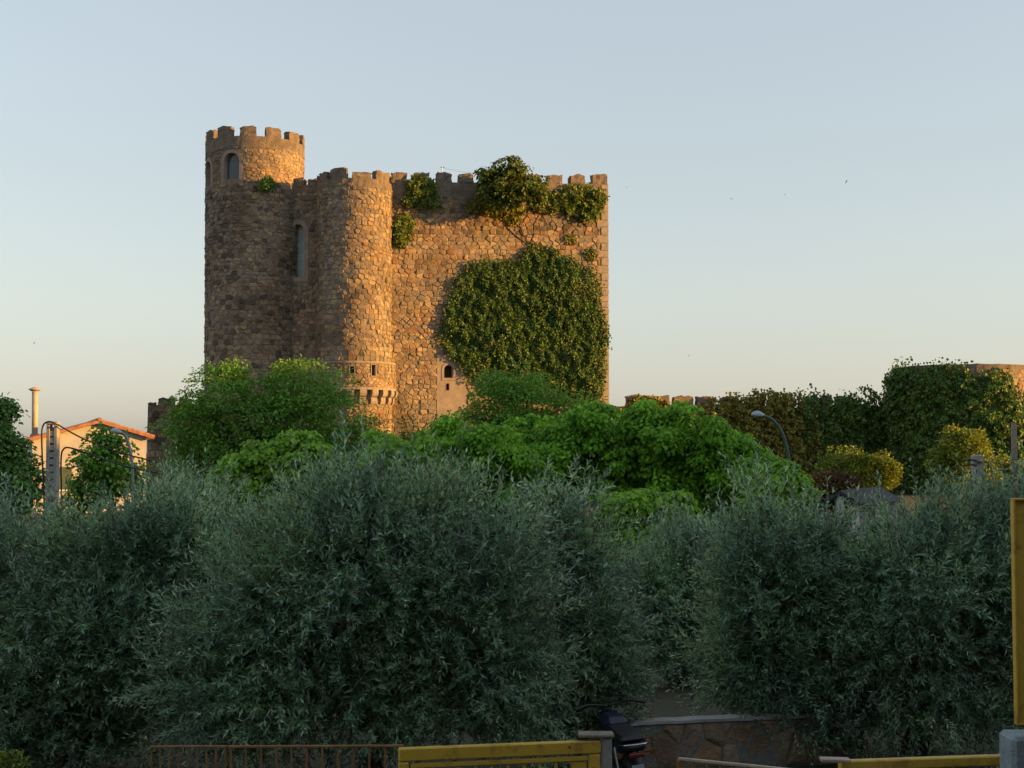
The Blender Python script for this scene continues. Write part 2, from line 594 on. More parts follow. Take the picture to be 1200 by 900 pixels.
def rubble(u0, u1, v0, v1, rw, rh, rnd, holes=(), jit=0.24, drop=0.0):
    """irregular stone outlines filling a rectangle: cells around scattered seeds"""
    seeds = []
    v = v0
    row = 0
    while v < v1:
        h = rh * rnd.uniform(0.6, 1.45)
        u = u0 - rw * rnd.random()
        while u < u1 + rw:
            w = rw * rnd.uniform(0.45, 1.75)
            seeds.append((u + w / 2 + rnd.uniform(-jit, jit) * rw * 0.5, v + h / 2 + rnd.uniform(-jit, jit) * rh))
            u += w
        v += h
        row += 1
    k = rw / rh * 0.9
    pts = [(a, b * k) for a, b in seeds]
    cell = rw * 1.5
    grid = {}
    for i, p in enumerate(pts):
        grid.setdefault((int(p[0] // cell), int(p[1] // cell)), []).append(i)
    polys = []
    for i, p in enumerate(pts):
        a, b = seeds[i]
        if not (u0 < a < u1 and v0 < b < v1) or rnd.random() < drop:
            continue
        if any(h[0] - 0.02 < a < h[1] + 0.02 and h[2] - 0.02 < b < h[3] + 0.02 for h in holes):
            continue
        R_ = rw * 1.3
        poly = [(p[0] - R_, p[1] - R_), (p[0] + R_, p[1] - R_), (p[0] + R_, p[1] + R_), (p[0] - R_, p[1] + R_)]
        gx, gy = int(p[0] // cell), int(p[1] // cell)
        for ix in (-2, -1, 0, 1, 2):
            for iy in (-2, -1, 0, 1, 2):
                for j in grid.get((gx + ix, gy + iy), ()):
                    if j == i or len(poly) < 3:
                        continue
                    q = pts[j]
                    nx, ny = q[0] - p[0], q[1] - p[1]
                    if nx * nx + ny * ny > 9 * rw * rw:
                        continue
                    poly = clip(poly, nx, ny, (q[0] ** 2 + q[1] ** 2 - p[0] ** 2 - p[1] ** 2) / 2)
        poly = [(x, y / k) for x, y in poly]
        for nx, ny, c in ((1, 0, u1), (-1, 0, -u0), (0, 1, v1), (0, -1, -v0)):
            poly = clip(poly, nx, ny, c) if len(poly) > 2 else poly
        for h in holes:
            if len(poly) < 3:
                break
            ds = (h[0] - a, a - h[1], h[2] - b, b - h[3])
            m = max(range(4), key=lambda q: ds[q])
            poly = clip(poly, *((1, 0, h[0]), (-1, 0, -h[1]), (0, 1, h[2]), (0, -1, -h[3]))[m])
        if len(poly) < 3:
            continue
        # drop slivers and tiny edges
        pp = [poly[0]]
        for x in poly[1:]:
            if math.hypot(x[0] - pp[-1][0], x[1] - pp[-1][1]) > 0.035:
                pp.append(x)
        if len(pp) < 3:
            continue
        ar = 0.5 * abs(sum(pp[q][0] * pp[(q + 1) % len(pp)][1] - pp[(q + 1) % len(pp)][0] * pp[q][1] for q in range(len(pp))))
        if ar > 0.006:
            polys.append((ar, pp))
    return polys


def stone_geom(surf, poly, rnd, gap=0.014, proud=0.055, sink=0.05, jitter=0.02):
    cx = sum(p[0] for p in poly) / len(poly)
    cy = sum(p[1] for p in poly) / len(poly)
    h = proud * rnd.uniform(0.08, 1.35)
    tu, tv = rnd.uniform(-0.10, 0.10), rnd.uniform(-0.10, 0.10)
    V, F = [], []
    n = len(poly)
    for ring in range(3):
        for (x, y) in poly:
            dx, dy = x - cx, y - cy
            L = math.hypot(dx, dy)
            g = gap + (0, 0.0, 0.03 + 0.10 * L)[ring]
            s = max(0.25, 1 - g / max(L, 1e-4))
            X, Y = cx + dx * s, cy + dy * s
            if ring == 0:
                H = -sink
            else:
                H = (h * 0.55 if ring == 1 else h) + tu * dx + tv * dy + rnd.uniform(-jitter, jitter) * 0.5
            V.append(surf.map(X, Y, H))
    for r in (0, 1):
        for i in range(n):
            j = (i + 1) % n
            F.append((r * n + i, r * n + j, (r + 1) * n + j, (r + 1) * n + i))
    F.append(tuple(2 * n + i for i in range(n)))
    return V, F


def backing(surf, us, vs, holes=(), h=0.0):
    """wall face as a grid of quads, open where a window goes"""
    us = sorted(set([round(x, 4) for x in us] + [round(x, 4) for q in holes for x in q[:2]]))
    vs = sorted(set([round(x, 4) for x in vs] + [round(x, 4) for q in holes for x in q[2:]]))
    V = [surf.map(u, v, h) for v in vs for u in us]
    F = []
    for j in range(len(vs) - 1):
        for i in range(len(us) - 1):
            cu, cv = (us[i] + us[i + 1]) / 2, (vs[j] + vs[j + 1]) / 2
            if any(q[0] < cu < q[1] and q[2] < cv < q[3] for q in holes):
                continue
            a = j * len(us) + i
            F.append((a, a + 1, a + len(us) + 1, a + len(us)))
    return V, F


def frange(a, b, n):
    return [a + (b - a) * i / n for i in range(n + 1)]


def block(surf, u0, u1, v0, v1, h0, h1, rnd, n=(3, 3, 3), jit=0.04, ragged=0.0):
    """rough stone block on a surface, corners and faces uneven"""
    idx, V, F = {}, [], []

    def vid(i, j, k):
        if (i, j, k) not in idx:
            idx[(i, j, k)] = len(V)
            u = u0 + (u1 - u0) * i / n[0] + rnd.uniform(-jit, jit)
            v = v0 + (v1 - v0) * j / n[1] + (rnd.uniform(-jit, jit) if j else 0)
            if j == n[1]:
                v -= rnd.random() * ragged + (0.04 if i in (0, n[0]) else 0)
            h = h0 + (h1 - h0) * k / n[2] + rnd.uniform(-jit, jit)
            V.append(surf.map(u, v, h))
        return idx[(i, j, k)]
    for a in range(n[0]):
        for b in range(n[1]):
            for k, fl in ((0, 1), (n[2], 0)):
                q = [vid(a, b, k), vid(a + 1, b, k), vid(a + 1, b + 1, k), vid(a, b + 1, k)]
                F.append(tuple(q[::-1] if fl else q))
    for a in range(n[0]):
        for c in range(n[2]):
            for j, fl in ((0, 0), (n[1], 1)):
                q = [vid(a, j, c), vid(a + 1, j, c), vid(a + 1, j, c + 1), vid(a, j, c + 1)]
                F.append(tuple(q[::-1] if fl else q))
    for b in range(n[1]):
        for c in range(n[2]):
            for i, fl in ((0, 1), (n[0], 0)):
                q = [vid(i, b, c), vid(i, b + 1, c), vid(i, b + 1, c + 1), vid(i, b, c + 1)]
                F.append(tuple(q[::-1] if fl else q))
    return V, F


def window(surf, parent, cu, v0, w, h, t, arch=True, depth=0.35, pane='glass', name='window', surround='plaster', proud=0.06):
    """window opening: surround with reveal, and a pane set back in it"""
    def outline(e):
        hw = w / 2 + e
        if not arch:
            return [(cu - hw, v0 - e), (cu + hw, v0 - e), (cu + hw, v0 + h + e), (cu - hw, v0 + h + e)]
        zc = v0 + h - w / 2
        pts = [(cu - hw, v0 - e), (cu + hw, v0 - e)]
        for k in range(11):
            a = math.pi * k / 10
            pts.append((cu + hw * math.cos(a), zc + hw * math.sin(a)))
        return pts
    o, i = outline(t), outline(0)
    n = len(o)
    V = [surf.map(*p, -0.08) for p in o] + [surf.map(*p, proud) for p in o] + [surf.map(*p, proud) for p in i] + [surf.map(*p, -depth) for p in i]
    F = []
    for r in range(3):
        for k in range(n):
            j = (k + 1) % n
            F.append((r * n + k, r * n + j, (r + 1) * n + j, (r + 1) * n + k))
    win = obj(name, V, F, M[surround], parent)
    g = outline(0.0)
    P = [surf.map(*p, -depth + 0.012) for p in g]
    obj('pane', P, [tuple(range(n))], M[pane], win)
    return (cu - w / 2, cu + w / 2, v0, v0 + h)


# ================================================================== GROUND
def ground():
    m, nt, bs, out = new_mat('dry_grass_ground')
    p = position(nt)
    c = ramp(nt, noise(nt, 0.5, 8, 0.7, p), [(0.3, (0.03, 0.036, 0.016)), (0.55, (0.06, 0.052, 0.03)), (0.75, (0.085, 0.068, 0.042))])
    nt.links.new(c, bs.inputs['Base Color'])
    bs.inputs['Roughness'].default_value = 1.0
    bump(nt, bs, noise(nt, 14, 5, 0.7, p), 0.8, 0.05)
    xs = sorted(set([-6000, -2500, -900, -300] + list(range(-120, 121, 4)) + [300, 900, 2500, 6000]))
    ys = sorted(set([-3000, -900, -200] + list(range(-60, 161, 4)) + [300, 900, 2500, 7000]))
    V, F = [], []
    for y in ys:
        for x in xs:
            z = 0.0
            if abs(x) < 120 and 16 < y < 150:
                z = 0.12 * math.sin(x * 0.23 + 1) * math.sin(y * 0.19) * min(1, (y - 16) / 10)
            V.append((x, y, z - 0.02))
    for j in range(len(ys) - 1):
        for i in range(len(xs) - 1):
            a = j * len(xs) + i
            F.append((a, a + 1, a + len(xs) + 1, a + len(xs)))
    o = obj('ground', V, F, m, None, True)
    tag(o, kind='structure')


ground()


# ================================================================== CASTLE
def build_castle():
    rnd = random.Random(3)
    YC, YL = 85.0, 87.0
    cc = at(415, 300, YC)
    lc = at(298, 300, YL)
    root = thing('castle', (cc.x + 4, 90, 0), 'medieval stone castle keep with crenellated round towers, its broad wall lit orange', 'castle')
    zt = lambda v, Y: at(600, v, Y).z
    stones = []          # (score, verts, faces, tint)

    def lay(surf, polys, base=0.0, spread=1.0, vis=lambda u, v: True, weathered=False, **kw):
        for ar, poly in polys:
            V, F = stone_geom(surf, poly, rnd, **kw)
            u = sum(p[0] for p in poly) / len(poly)
            v = sum(p[1] for p in poly) / len(poly)
            t = min(1, max(0, base + spread * rnd.random()))
            if weathered and rnd.random() < 0.75:      # darker, redder stones in the old upper courses
                t = rnd.choice((rnd.uniform(0, 0.2), rnd.uniform(0.82, 0.95)))
            stones.append((ar * surf.facing(u) * (1 if vis(u, v) else 0.01), V, F, t))

    # --- left, taller round tower
    RL = 57.2 / FPX * YL
    z_cren, z_top = zt(159.5, YL - RL), zt(146.5, YL - RL)
    z_mid = zt(214, YL - RL)
    lt = Round((lc.x, lc.y), RL * 0.955, RL, 3.0, z_top)
    win_holes = []
    wu = lambda px: math.asin(max(-0.98, min(0.98, (px - 297.5) / 57.5))) * lt.r0
    for px, pt, pb, w in ((280, 179.5, 210.5, 1.0), (247, 184, 213, 1.0)):
        zb, zt_ = zt(pb, YL - RL * 0.9), zt(pt, YL - RL * 0.9)
        win_holes.append(window(lt, root, wu(px), zb, w, zt_ - zb, 0.215, True, 0.34, 'glass', proud=0.025))
    us = frange(-math.pi * lt.r0, math.pi * lt.r0, 72)
    V, F = backing(lt, us, frange(0, z_cren, 24), win_holes)
    tw = obj('round_tower', V, F, M['mortar'], root)
    V, F = tube([(lc.x, lc.y, z_cren - 0.9), (lc.x, lc.y, z_cren - 0.7)], RL * 0.98, 48)
    obj('tower_roof', V, F, M['mortar'], tw)
    V, F = block(lt, -math.pi * lt.r0, math.pi * lt.r0, z_cren - 0.7, z_cren + 0.02, -0.45, 0.04, rnd, (72, 1, 1), 0.012)
    obj('parapet', V, F, M['merlon'], tw)
    for k in range(12):
        a = R(2 + 30 * k)
        V, F = block(lt, (a - R(9.3)) * lt.r0, (a + R(9.3)) * lt.r0, z_cren, z_top + rnd.uniform(-0.06, 0.06), -0.45, 0.03, rnd, (4, 4, 3), 0.03, 0.08)
        obj('merlon', V, F, M['merlon'], tw)
    hl = [(a - 0.22, b + 0.22, c - 0.2, d + 0.2) for a, b, c, d in win_holes]
    A = 1.75 * lt.r0
    low_vis = lambda u, v: v > zt(470, YL)
    lay(lt, rubble(-A, A, z_mid, z_cren - 0.6, 0.27, 0.18, rnd, hl), 0.3, 0.55, gap=0.011, proud=0.04)
    lay(lt, rubble(-A, A, 1.6, z_mid, 0.33, 0.24, rnd, hl), 0.0, 0.68, low_vis, proud=0.055)

    # --- corner tower
    RC = 43.0 / FPX * YC
    zc_cren, zc_top = zt(208.5, YC - RC), zt(196.5, YC - RC)
    ct = Round((cc.x, cc.y), RC * 1.03, RC, 3.0, zc_top)
    V, F = backing(ct, frange(-math.pi * ct.r0, math.pi * ct.r0, 64), frange(0, zc_cren, 20))
    tw = obj('corner_tower', V, F, M['mortar'], root)
    V, F = tube([(cc.x, cc.y, zc_cren - 0.6), (cc.x, cc.y, zc_cren - 0.4)], RC * 0.98, 40)
    obj('tower_roof', V, F, M['mortar'], tw)
    V, F = block(ct, -math.pi * ct.r0, math.pi * ct.r0, zc_cren - 0.5, zc_cren + 0.02, -0.4, 0.03, rnd, (60, 1, 1), 0.03)
    obj('parapet', V, F, M['merlon'], tw)
    for a0, a1, hh in ((-88, -41, 0.9), (-33, -6, 1.1), (3, 33, 0.72), (42, 76, 1.0), (90, 112, 1.0), (130, 152, 0.9), (170, 192, 0.9), (210, 240, 0.9)):
        for q0, q1, k in (((a0, a1, 1),) if a1 - a0 < 40 else ((a0, (a0 + a1) / 2, 0.8), ((a0 + a1) / 2, a1, 1))):
            V, F = block(ct, R(q0) * ct.r0, R(q1) * ct.r0, zc_cren, zc_cren + (zc_top - zc_cren) * hh * k, -0.42, 0.03, rnd, (5, 3, 3), 0.04, 0.12)
            obj('merlon', V, F, M['merlon'], tw)
    z_gal0, z_gal1 = zt(454, YC - 2.7), zt(424.5, YC - 2.7)
    A = 1.7 * ct.r0
    lay(ct, rubble(-A, A, 1.6, z_gal0, 0.34, 0.25, rnd), 0.2, 0.75, lambda u, v: v > zt(475, YC))
    lay(ct, rubble(-A, A, z_gal1 - 0.1, zc_cren - 0.3, 0.33, 0.25, rnd), 0.1, 0.8)

    # --- gallery on corbels round the foot of the corner tower
    RG = RC * 1.13
    gal = Round((cc.x, cc.y), RG, RG, 0, 10)
    gu = lambda px: math.asin((px - 415.5) / (RG / FPX ** -1 / (YC - 2))) * RG
    slits = []
    for px, v0, v1 in ((419.5, 437.5, 429.5), (443.5, 440, 427)):
        zb, ztp = zt(v0, YC - 2.4), zt(v1, YC - 2.4)
        slits.append(window(gal, root, gu(px), zb, 0.26, ztp - zb, 0.05, False, 0.16, 'dark_sheet', 'arrow_loop', 'dressed', 0.045))
    V, F = backing(gal, frange(R(-125) * RG, R(118) * RG, 60), frange(z_gal0, z_gal1, 4), slits)
    gl = obj('gallery', V, F, M['mortar'], root)
    V, F = block(gal, R(-125) * RG, R(118) * RG, z_gal1 - 0.02, z_gal1 + 0.10, -0.45, 0.06, rnd, (50, 1, 2), 0.02)
    obj('gallery_coping', V, F, M['dressed'], gl)
    V, F = block(gal, R(-125) * RG, R(118) * RG, z_gal0 - 0.10, z_gal0 + 0.05, -0.3, 0.05, rnd, (50, 1, 1), 0.015)
    obj('gallery_floor', V, F, M['dressed'], gl)
    lay(gal, rubble(R(-120) * RG, R(116) * RG, z_gal0 + 0.05, z_gal1 - 0.02, 0.24, 0.2, rnd, [(a - .06, b + .06, c - .06, d + .06) for a, b, c, d in slits]), 0.35, 0.65, gap=0.012, proud=0.05)
    prof = [(-0.5, 0.0), (0.16, 0.0), (0.17, -0.22), (0.12, -0.38), (0.0, -0.47), (-0.04, -0.47), (-0.02, -0.52), (-0.03, -0.72), (-0.1, -0.88), (-0.22, -0.95), (-0.5, -0.97)]
    sc = (z_gal0 - zt(472, YC - 2.6)) / 0.95
    for k in range(-8, 8):
        ua = R(16.4 * k + 3) * RG
        V, F = [], []
        for s in (-0.19, 0.19):
            V += [gal.map(ua + s, z_gal0 - 0.10 + b * sc, a) for a, b in prof]
        n = len(prof)
        for i in range(n):
            j = (i + 1) % n
            F.append((i, j, n + j, n + i))
        F += [tuple(range(n - 1, -1, -1)), tuple(range(n, 2 * n))]
        obj('corbel', V, F, M['dressed'], gl)

    # --- short wall between the towers, with the tall arched window
    d = Vector((cc.x - lc.x, cc.y - lc.y, 0)).normalized()
    n_ = Vector((d.y, -d.x, 0))
    o = lc + n_ * 0.55
    sw = Flat(o, d)
    Ls = (Vector((cc.x, cc.y, 0)) - Vector((lc.x, lc.y, 0))).length
    YS = 85.6
    zs = zt(219, YS)
    def u_on(surf, px):          # distance along a flat wall where it crosses an image column
        k = (px - 600) / FPX / math.cos(PITCH)
        return (k * surf.o.y - surf.o.x) / (surf.d.x - k * surf.d.y)
    uw = u_on(sw, 347.5)
    zb, ztp = zt(325, YS), zt(263, YS)
    hole = window(sw, root, uw, zb, 0.9, ztp - zb, 0.28, True, 0.5, 'pale_glass', proud=0.03)
    V, F = backing(sw, frange(0, Ls, 6), frange(0, zs, 10), [hole])
    ww = obj('linking_wall', V, F, M['mortar'], root)
    V, F = block(sw, 0, Ls, zs - 0.4, zs + 0.02, -0.6, 0.03, rnd, (14, 1, 2), 0.03)
    obj('parapet', V, F, M['merlon'], ww)
    for p0, p1, v1 in ((337, 354, 207), (359, 373, 209)):
        V, F = block(sw, u_on(sw, p0), u_on(sw, p1), zs, zt(v1, YS), -0.5, 0.03, rnd, (4, 3, 3), 0.05, 0.25)
        obj('merlon', V, F, M['merlon'], ww)
    lay(sw, rubble(1.2, Ls - 1.0, 1.6, zs - 0.3, 0.32, 0.24, rnd, [(hole[0] - 0.28, hole[1] + 0.28, hole[2] - 0.26, hole[3] + 0.28)]), 0.0, 0.75, low_vis)

    # --- main wall
    md = Vector((math.cos(R(17)), math.sin(R(17)), 0))
    mw = Flat((cc.x, cc.y - 0.35), md)
    U1 = u_on(mw, 713)
    mw.rise = 0.0024
    YM = 86.0
    zm, zmt = zt(217.5, YM), zt(205.8, YM)
    uw = u_on(mw, 525.5)
    zb, ztp = zt(444.5, YM), zt(429.5, YM)
    holes = [window(mw, root, uw, zb, 0.56, ztp - zb, 0.16, True, 0.4, 'dark_sheet', 'window', 'plaster', 0.05)]
    uk = u_on(mw, 524.5)
    zk = zt(459, YM)
    holes.append(window(mw, root, uk, zk, 0.2, 0.42, 0.05, False, 0.3, 'dark_sheet', 'arrow_loop', 'plaster', 0.035))
    V, F = backing(mw, frange(0, U1, 14), frange(0, zm, 12), holes)
    wl = obj('main_wall', V, F, M['mortar'], root)
    V, F = block(mw, 1.5, U1, zm - 0.9, zm, -0.5, 0.02, rnd, (24, 2, 2), 0.02)
    obj('parapet', V, F, M['merlon'], wl)
    V, F = block(mw, u_on(mw, 516), u_on(mw, 545), zt(500, YM), zt(421, YM), -0.1, 0.018, rnd, (5, 12, 1), 0.008)
    # pale render left round the small window: laid as four pieces round the openings
    pu0, pu1 = u_on(mw, 512), u_on(mw, 547)
    pz0, pz1 = zt(505, YM), zt(418, YM)
    V, F = backing(mw, frange(pu0, pu1, 6), frange(pz0, pz1, 10), holes, 0.022)
    obj('render_patch', V, F, M['plaster'], wl)
    pitch = 26.25
    for k in range(10):
        p0 = 459 + pitch * k
        V, F = block(mw, u_on(mw, p0), min(U1, u_on(mw, p0 + 17)), zm, zmt + rnd.uniform(-0.05, 0.05), -0.45, 0.03, rnd, (4, 3, 3), 0.04, 0.13)
        obj('merlon', V, F, M['merlon'], wl)
    # dressed corner stones up the far edge
    z, k = 1.0, 0
    while z < zm - 0.1:
        hq = rnd.uniform(0.36, 0.52)
        w = 0.75 if k % 2 else 0.45
        V, F = block(mw, U1 - w, U1 + 0.02, z + 0.012, min(zm - 0.02, z + hq - 0.012), -0.5, 0.045, rnd, (2, 2, 2), 0.012)
        obj('corner_stone', V, F, M['dressed'], wl)
        z += hq
        k += 1
    ivy_hides = lambda u, v: v > zt(480, YM) and not (u_on(mw, 520) < u and zt(465, YM) < v < zt(300, YM))
    pu = (pu0, pu1, pz0, pz1)
    z_hi = zm - 3.2
    lay(mw, rubble(1.6, U1 - 0.55, 1.6, z_hi, 0.35, 0.26, rnd, [pu]), 0.3, 0.68, ivy_hides, proud=0.06)
    lay(mw, rubble(1.6, U1 - 0.55, z_hi, zm - 0.85, 0.36, 0.28, rnd), 0.0, 1.0, ivy_hides, proud=0.06, weathered=True)

    # --- the rest of the keep, out of sight behind
    bk = Vector((-md.y, md.x, 0)) * 13.0
    e = mw.map(U1, 0, 0)
    a = Vector((lc.x, lc.y, 0))
    poly = [e, e + bk, Vector((cc.x, cc.y, 0)) + bk, a]
    for i in range(3):
        p, q = poly[i], poly[i + 1]
        f2 = Flat(p, q - p)
        L = (q - p).length
        V, F = block(f2, 0, L, 0, zm - 0.3, -0.6, 0, rnd, (10, 8, 1), 0.02)
        obj('rear_wall', V, F, M['merlon'], root)
    top = [mw.map(0.5, zm - 0.9, -0.4), mw.map(U1 - 0.1, zm - 0.9, -0.4)] + [p + Vector((0, 0, zm - 0.9)) for p in poly[1:]]
    obj('keep_roof', top, [tuple(range(len(top)))], M['mortar'], root)

    # --- the stones: the 300 that show largest one by one, the rest together
    stones.sort(key=lambda s: -s[0])
    for sc_, V, F, t in stones[:300]:
        obj('stone', V, F, M['stone'], root, tints=[t] * len(V))
    AV, AF, AT = [], [], []
    for sc_, V, F, t in stones[300:]:
        b = len(AV)
        AV += V
        AF += [tuple(i + b for i in f) for f in F]
        AT += [t] * len(V)
    obj('masonry', AV, AF, M['stone'], root, kind='stuff', tints=AT)
    print('castle stones', len(stones))
    return mw, sw, lt, ct, u_on, zt


MW, SW, LT, CT, u_on, zt = build_castle()


# ================================================================== IVY AND WALL PLANTS
def ivy(name, label, surf, spans, n, mat, rng, seed, leaf=0.16, bulge=0.35, base_h=0.06, group=None, cat='ivy', stems=6, loose=0.6, ragged=1.0):
    """climbing plant on a wall; spans: blobs (u, v, ru, rv) in wall metres"""
    sp = np.array(spans)
    area = sp[:, 2] * sp[:, 3]
    pick = rng.choice(len(sp), size=n, p=area / area.sum())
    a = rng.uniform(0, 2 * math.pi, n)
    r = np.sqrt(rng.random(n)) 
    q = np.stack([np.cos(a), np.sin(a), np.zeros(n)], 1)
    edge = 1 + ragged * (0.16 * wob(q + sp[pick, :1], 3.0, seed) + 0.12 * wob(q, 8.0, seed + 1) + 0.16 * rng.random(n) ** 3)
    u = sp[pick, 0] + np.cos(a) * r * edge * sp[pick, 2]
    v = sp[pick, 1] + np.sin(a) * r * edge * sp[pick, 3]
    uv = np.stack([u, v, np.zeros(n)], 1)
    hh = base_h + bulge * (0.25 + 0.75 * np.sqrt(np.clip(1 - r ** 2, 0, 1))) * (0.62 + 0.22 * wob(uv, 2.2, seed + 2) + 0.22 * wob(uv, 3.4, seed + 21) + 0.25 * wob(uv, 6.5, seed + 3) + 0.22 * wob(uv, 9.0, seed + 31))
    hh = np.maximum(hh, base_h) * (1 - 0.5 * rng.random(n) ** 2)
    P = np.array([surf.map(float(u[i]), float(v[i]), float(hh[i])) for i in range(n)])
    P2 = np.array([surf.map(float(u[i]), float(v[i]), float(hh[i]) + 1) for i in range(n)])
    Nw = unit(P2 - P)
    A = -UP + rng.normal(size=(n, 3)) * 0.95 + Nw * 0.35
    Nn = Nw + UP * 0.35 + rng.normal(size=(n, 3)) * loose
    l = leaf * rng.uniform(0.6, 1.3, n)
    V, T = leaf_arrays(P, A, Nn, l, l * 0.85, 'broad')
    foot = surf.map(float(sp[:, 0].mean()), max(0.0, float((sp[:, 1] - sp[:, 3]).min())), 0)
    root = thing(name, foot, label, cat, group)
    obj_np('foliage', V, T, mat, root, kind='stuff')
    r2 = random.Random(seed)
    for k in range(stems):
        b = spans[k % len(spans)]
        u0, v0 = float(sp[:, 0].mean()) + r2.uniform(-0.5, 0.5), foot.z
        pts = [surf.map(u0 + (b[0] + r2.uniform(-.5, .5) * b[2] - u0) * t + r2.uniform(-.1, .1), v0 + (b[1] + r2.uniform(0, .5) * b[3] - v0) * t, 0.05) for t in (0, .2, .4, .6, .8, 1)]
        SV, SF = tube(pts, [0.05 - 0.04 * t for t in (0, .2, .4, .6, .8, 1)], 5)
        obj('stem', SV, SF, M['bark'], root, True)
    return root


def wall_spans(surf, px, Y):
    out = []
    for u, v, ru, rv in px:
        out.append((u_on(surf, u), zt(v, Y), ru / FPX * Y, rv / FPX * Y))
    return out


g = np.random.default_rng(21)
YM = 86
ivy('ivy_plant', 'great round mat of dark green ivy covering the sunlit castle wall', MW,
    wall_spans(MW, [(607, 388, 84, 74), (570, 360, 50, 50), (557, 388, 42, 44), (650, 350, 52, 48), (665, 410, 44, 55), (632, 310, 26, 22), (612, 428, 48, 38), (690, 392, 20, 40), (655, 445, 48, 30), (690, 440, 20, 34), (640, 325, 40, 25)], YM),
    60000, M['ivy'], g, 1, 0.125, 0.7, ragged=0.9)
ivy('wall_bush', 'rounded green bush hanging from the battlements next to the corner tower', MW,
    wall_spans(MW, [(494, 230, 17, 14), (486, 220, 10, 9), (505, 239, 9, 8), (480, 238, 9, 8), (502, 222, 8, 8)], YM), 2600, M['sunny_ivy'], g, 2, 0.17, 0.7, cat='bush', stems=2, ragged=2.0)
ivy('wall_bush', 'small green tuft in the angle of corner tower and wall', MW,
    wall_spans(MW, [(470, 272, 13, 14), (474, 268, 9, 9), (467, 282, 8, 10)], YM), 1500, M['sunny_ivy'], g, 3, 0.16, 0.55, cat='bush', stems=2, ragged=2.0)
ivy('wall_bush', 'green bush trailing below the merlons at the wall corner', MW,
    wall_spans(MW, [(683, 240, 24, 17), (662, 236, 20, 15), (700, 236, 9, 10), (688, 252, 13, 9)], YM), 3600, M['sunny_ivy'], g, 4, 0.17, 0.6, cat='bush', stems=2, ragged=2.0)
ivy('ivy_trailer', 'thin yellowish creeper hanging under the fig tree on castle wall', MW,
    wall_spans(MW, [(590, 250, 28, 9), (560, 244, 16, 9), (600, 258, 9, 9), (640, 246, 18, 7), (668, 283, 8, 6), (692, 300, 7, 8)], YM), 1900, M['sungold_ivy'], g, 5, 0.14, 0.25, stems=4)
ivy('wall_bush', 'tiny green shrub growing on wall top beside the taller round tower', SW,
    wall_spans(SW, [(327, 216, 7, 8), (331, 213, 6, 6)], 84.0), 420, M['ivy_dark'], g, 6, 0.15, 0.3, 2.2, cat='bush', stems=1)


def wall_fig():
    rng = np.random.default_rng(31)
    E = lump_world([(594, 215, 34, 16), (575, 205, 17, 10), (603, 199, 17, 12), (626, 219, 18, 12), (592, 231, 30, 11), (630, 227, 14, 10), (570, 230, 12, 10)], 85.6)
    mesh = broad_crown(E, 230, 26, rng, 5, 0.22, 0.8, 0.4, 0.8, 0.85, 0.28)
    base = MW.map(u_on(MW, 597), zt(232, YM), 0.05)
    tree('fig_tree', 'wild fig tree rooted in the castle battlements with airy crown', 'tree', E, mesh, M['sunny_ivy'], base, 0.05, rng, fork=0.3)


wall_fig()


def antenna():
    b = MW.map(u_on(MW, 519), zm_ := zt(206, YM), -0.3)
    root = thing('aerial', b, 'thin metal aerial on a merlon of the castle wall', 'aerial')
    V, F = tube([b - Vector((0, 0, 0.1)), b + Vector((0, 0, 0.42))], 0.025, 6)
    obj('mast', V, F, M['metal'], root)
    V, F = tube([b + Vector((-0.12, 0, 0.38)), b + Vector((0.14, 0, 0.38))], 0.018, 6)
    obj('crossbar', V, F, M['metal'], root)
    e = MW.map(u_on(MW, 562), zt(206, YM), -0.3)
    V, F = tube(spline([b + Vector((0, 0, 0.36)), (b + e) / 2 + Vector((0, 0, 0.12)), e]), 0.012, 4)
    obj('wire', V, F, M['metal'], root)


M['metal'] = plain('grey_metal', (0.22, 0.22, 0.22), 0.5, 0.2, 8, 0, 0, 0.6)
antenna()


# ================================================================== OUTER WALLS
def crenel_wall(name, label, p0, p1, z1, merlons, mh, thick, rnd, mat='merlon', stone=True):
    f = Flat(p0, p1 - p0)
    L = Vector((p1.x - p0.x, p1.y - p0.y, 0)).length
    root = thing(name, Vector((p0.x, p0.y, 0)), label, 'wall')
    root['kind'] = 'thing'
    V, F = block(f, 0, L, 0, z1, -thick, 0, rnd, (int(L / 1.0) + 1, 6, 1), 0.03)
    obj('wall_body', V, F, M['mortar'], root)
    for a, b, k in merlons:
        V, F = block(f, a, b, z1 - 0.02, z1 + mh * k, -0.5, 0.03, rnd, (4, 3, 2), 0.05, 0.15)
        obj('merlon', V, F, M[mat], root)
    if stone:
        AV, AF, AT = [], [], []
        polys = rubble(0, L, max(0.5, z1 - 3.5), z1 - 0.05, 0.5, 0.4, rnd)
        for ar, poly in polys:
            V, F = stone_geom(f, poly, rnd)
            b = len(AV)
            AV += V
            AF += [tuple(i + b for i in q) for q in F]
            AT += [rnd.random() * 0.8] * len(V)
        obj('masonry', AV, AF, M['stone'], root, kind='stuff', tints=AT)
    return f


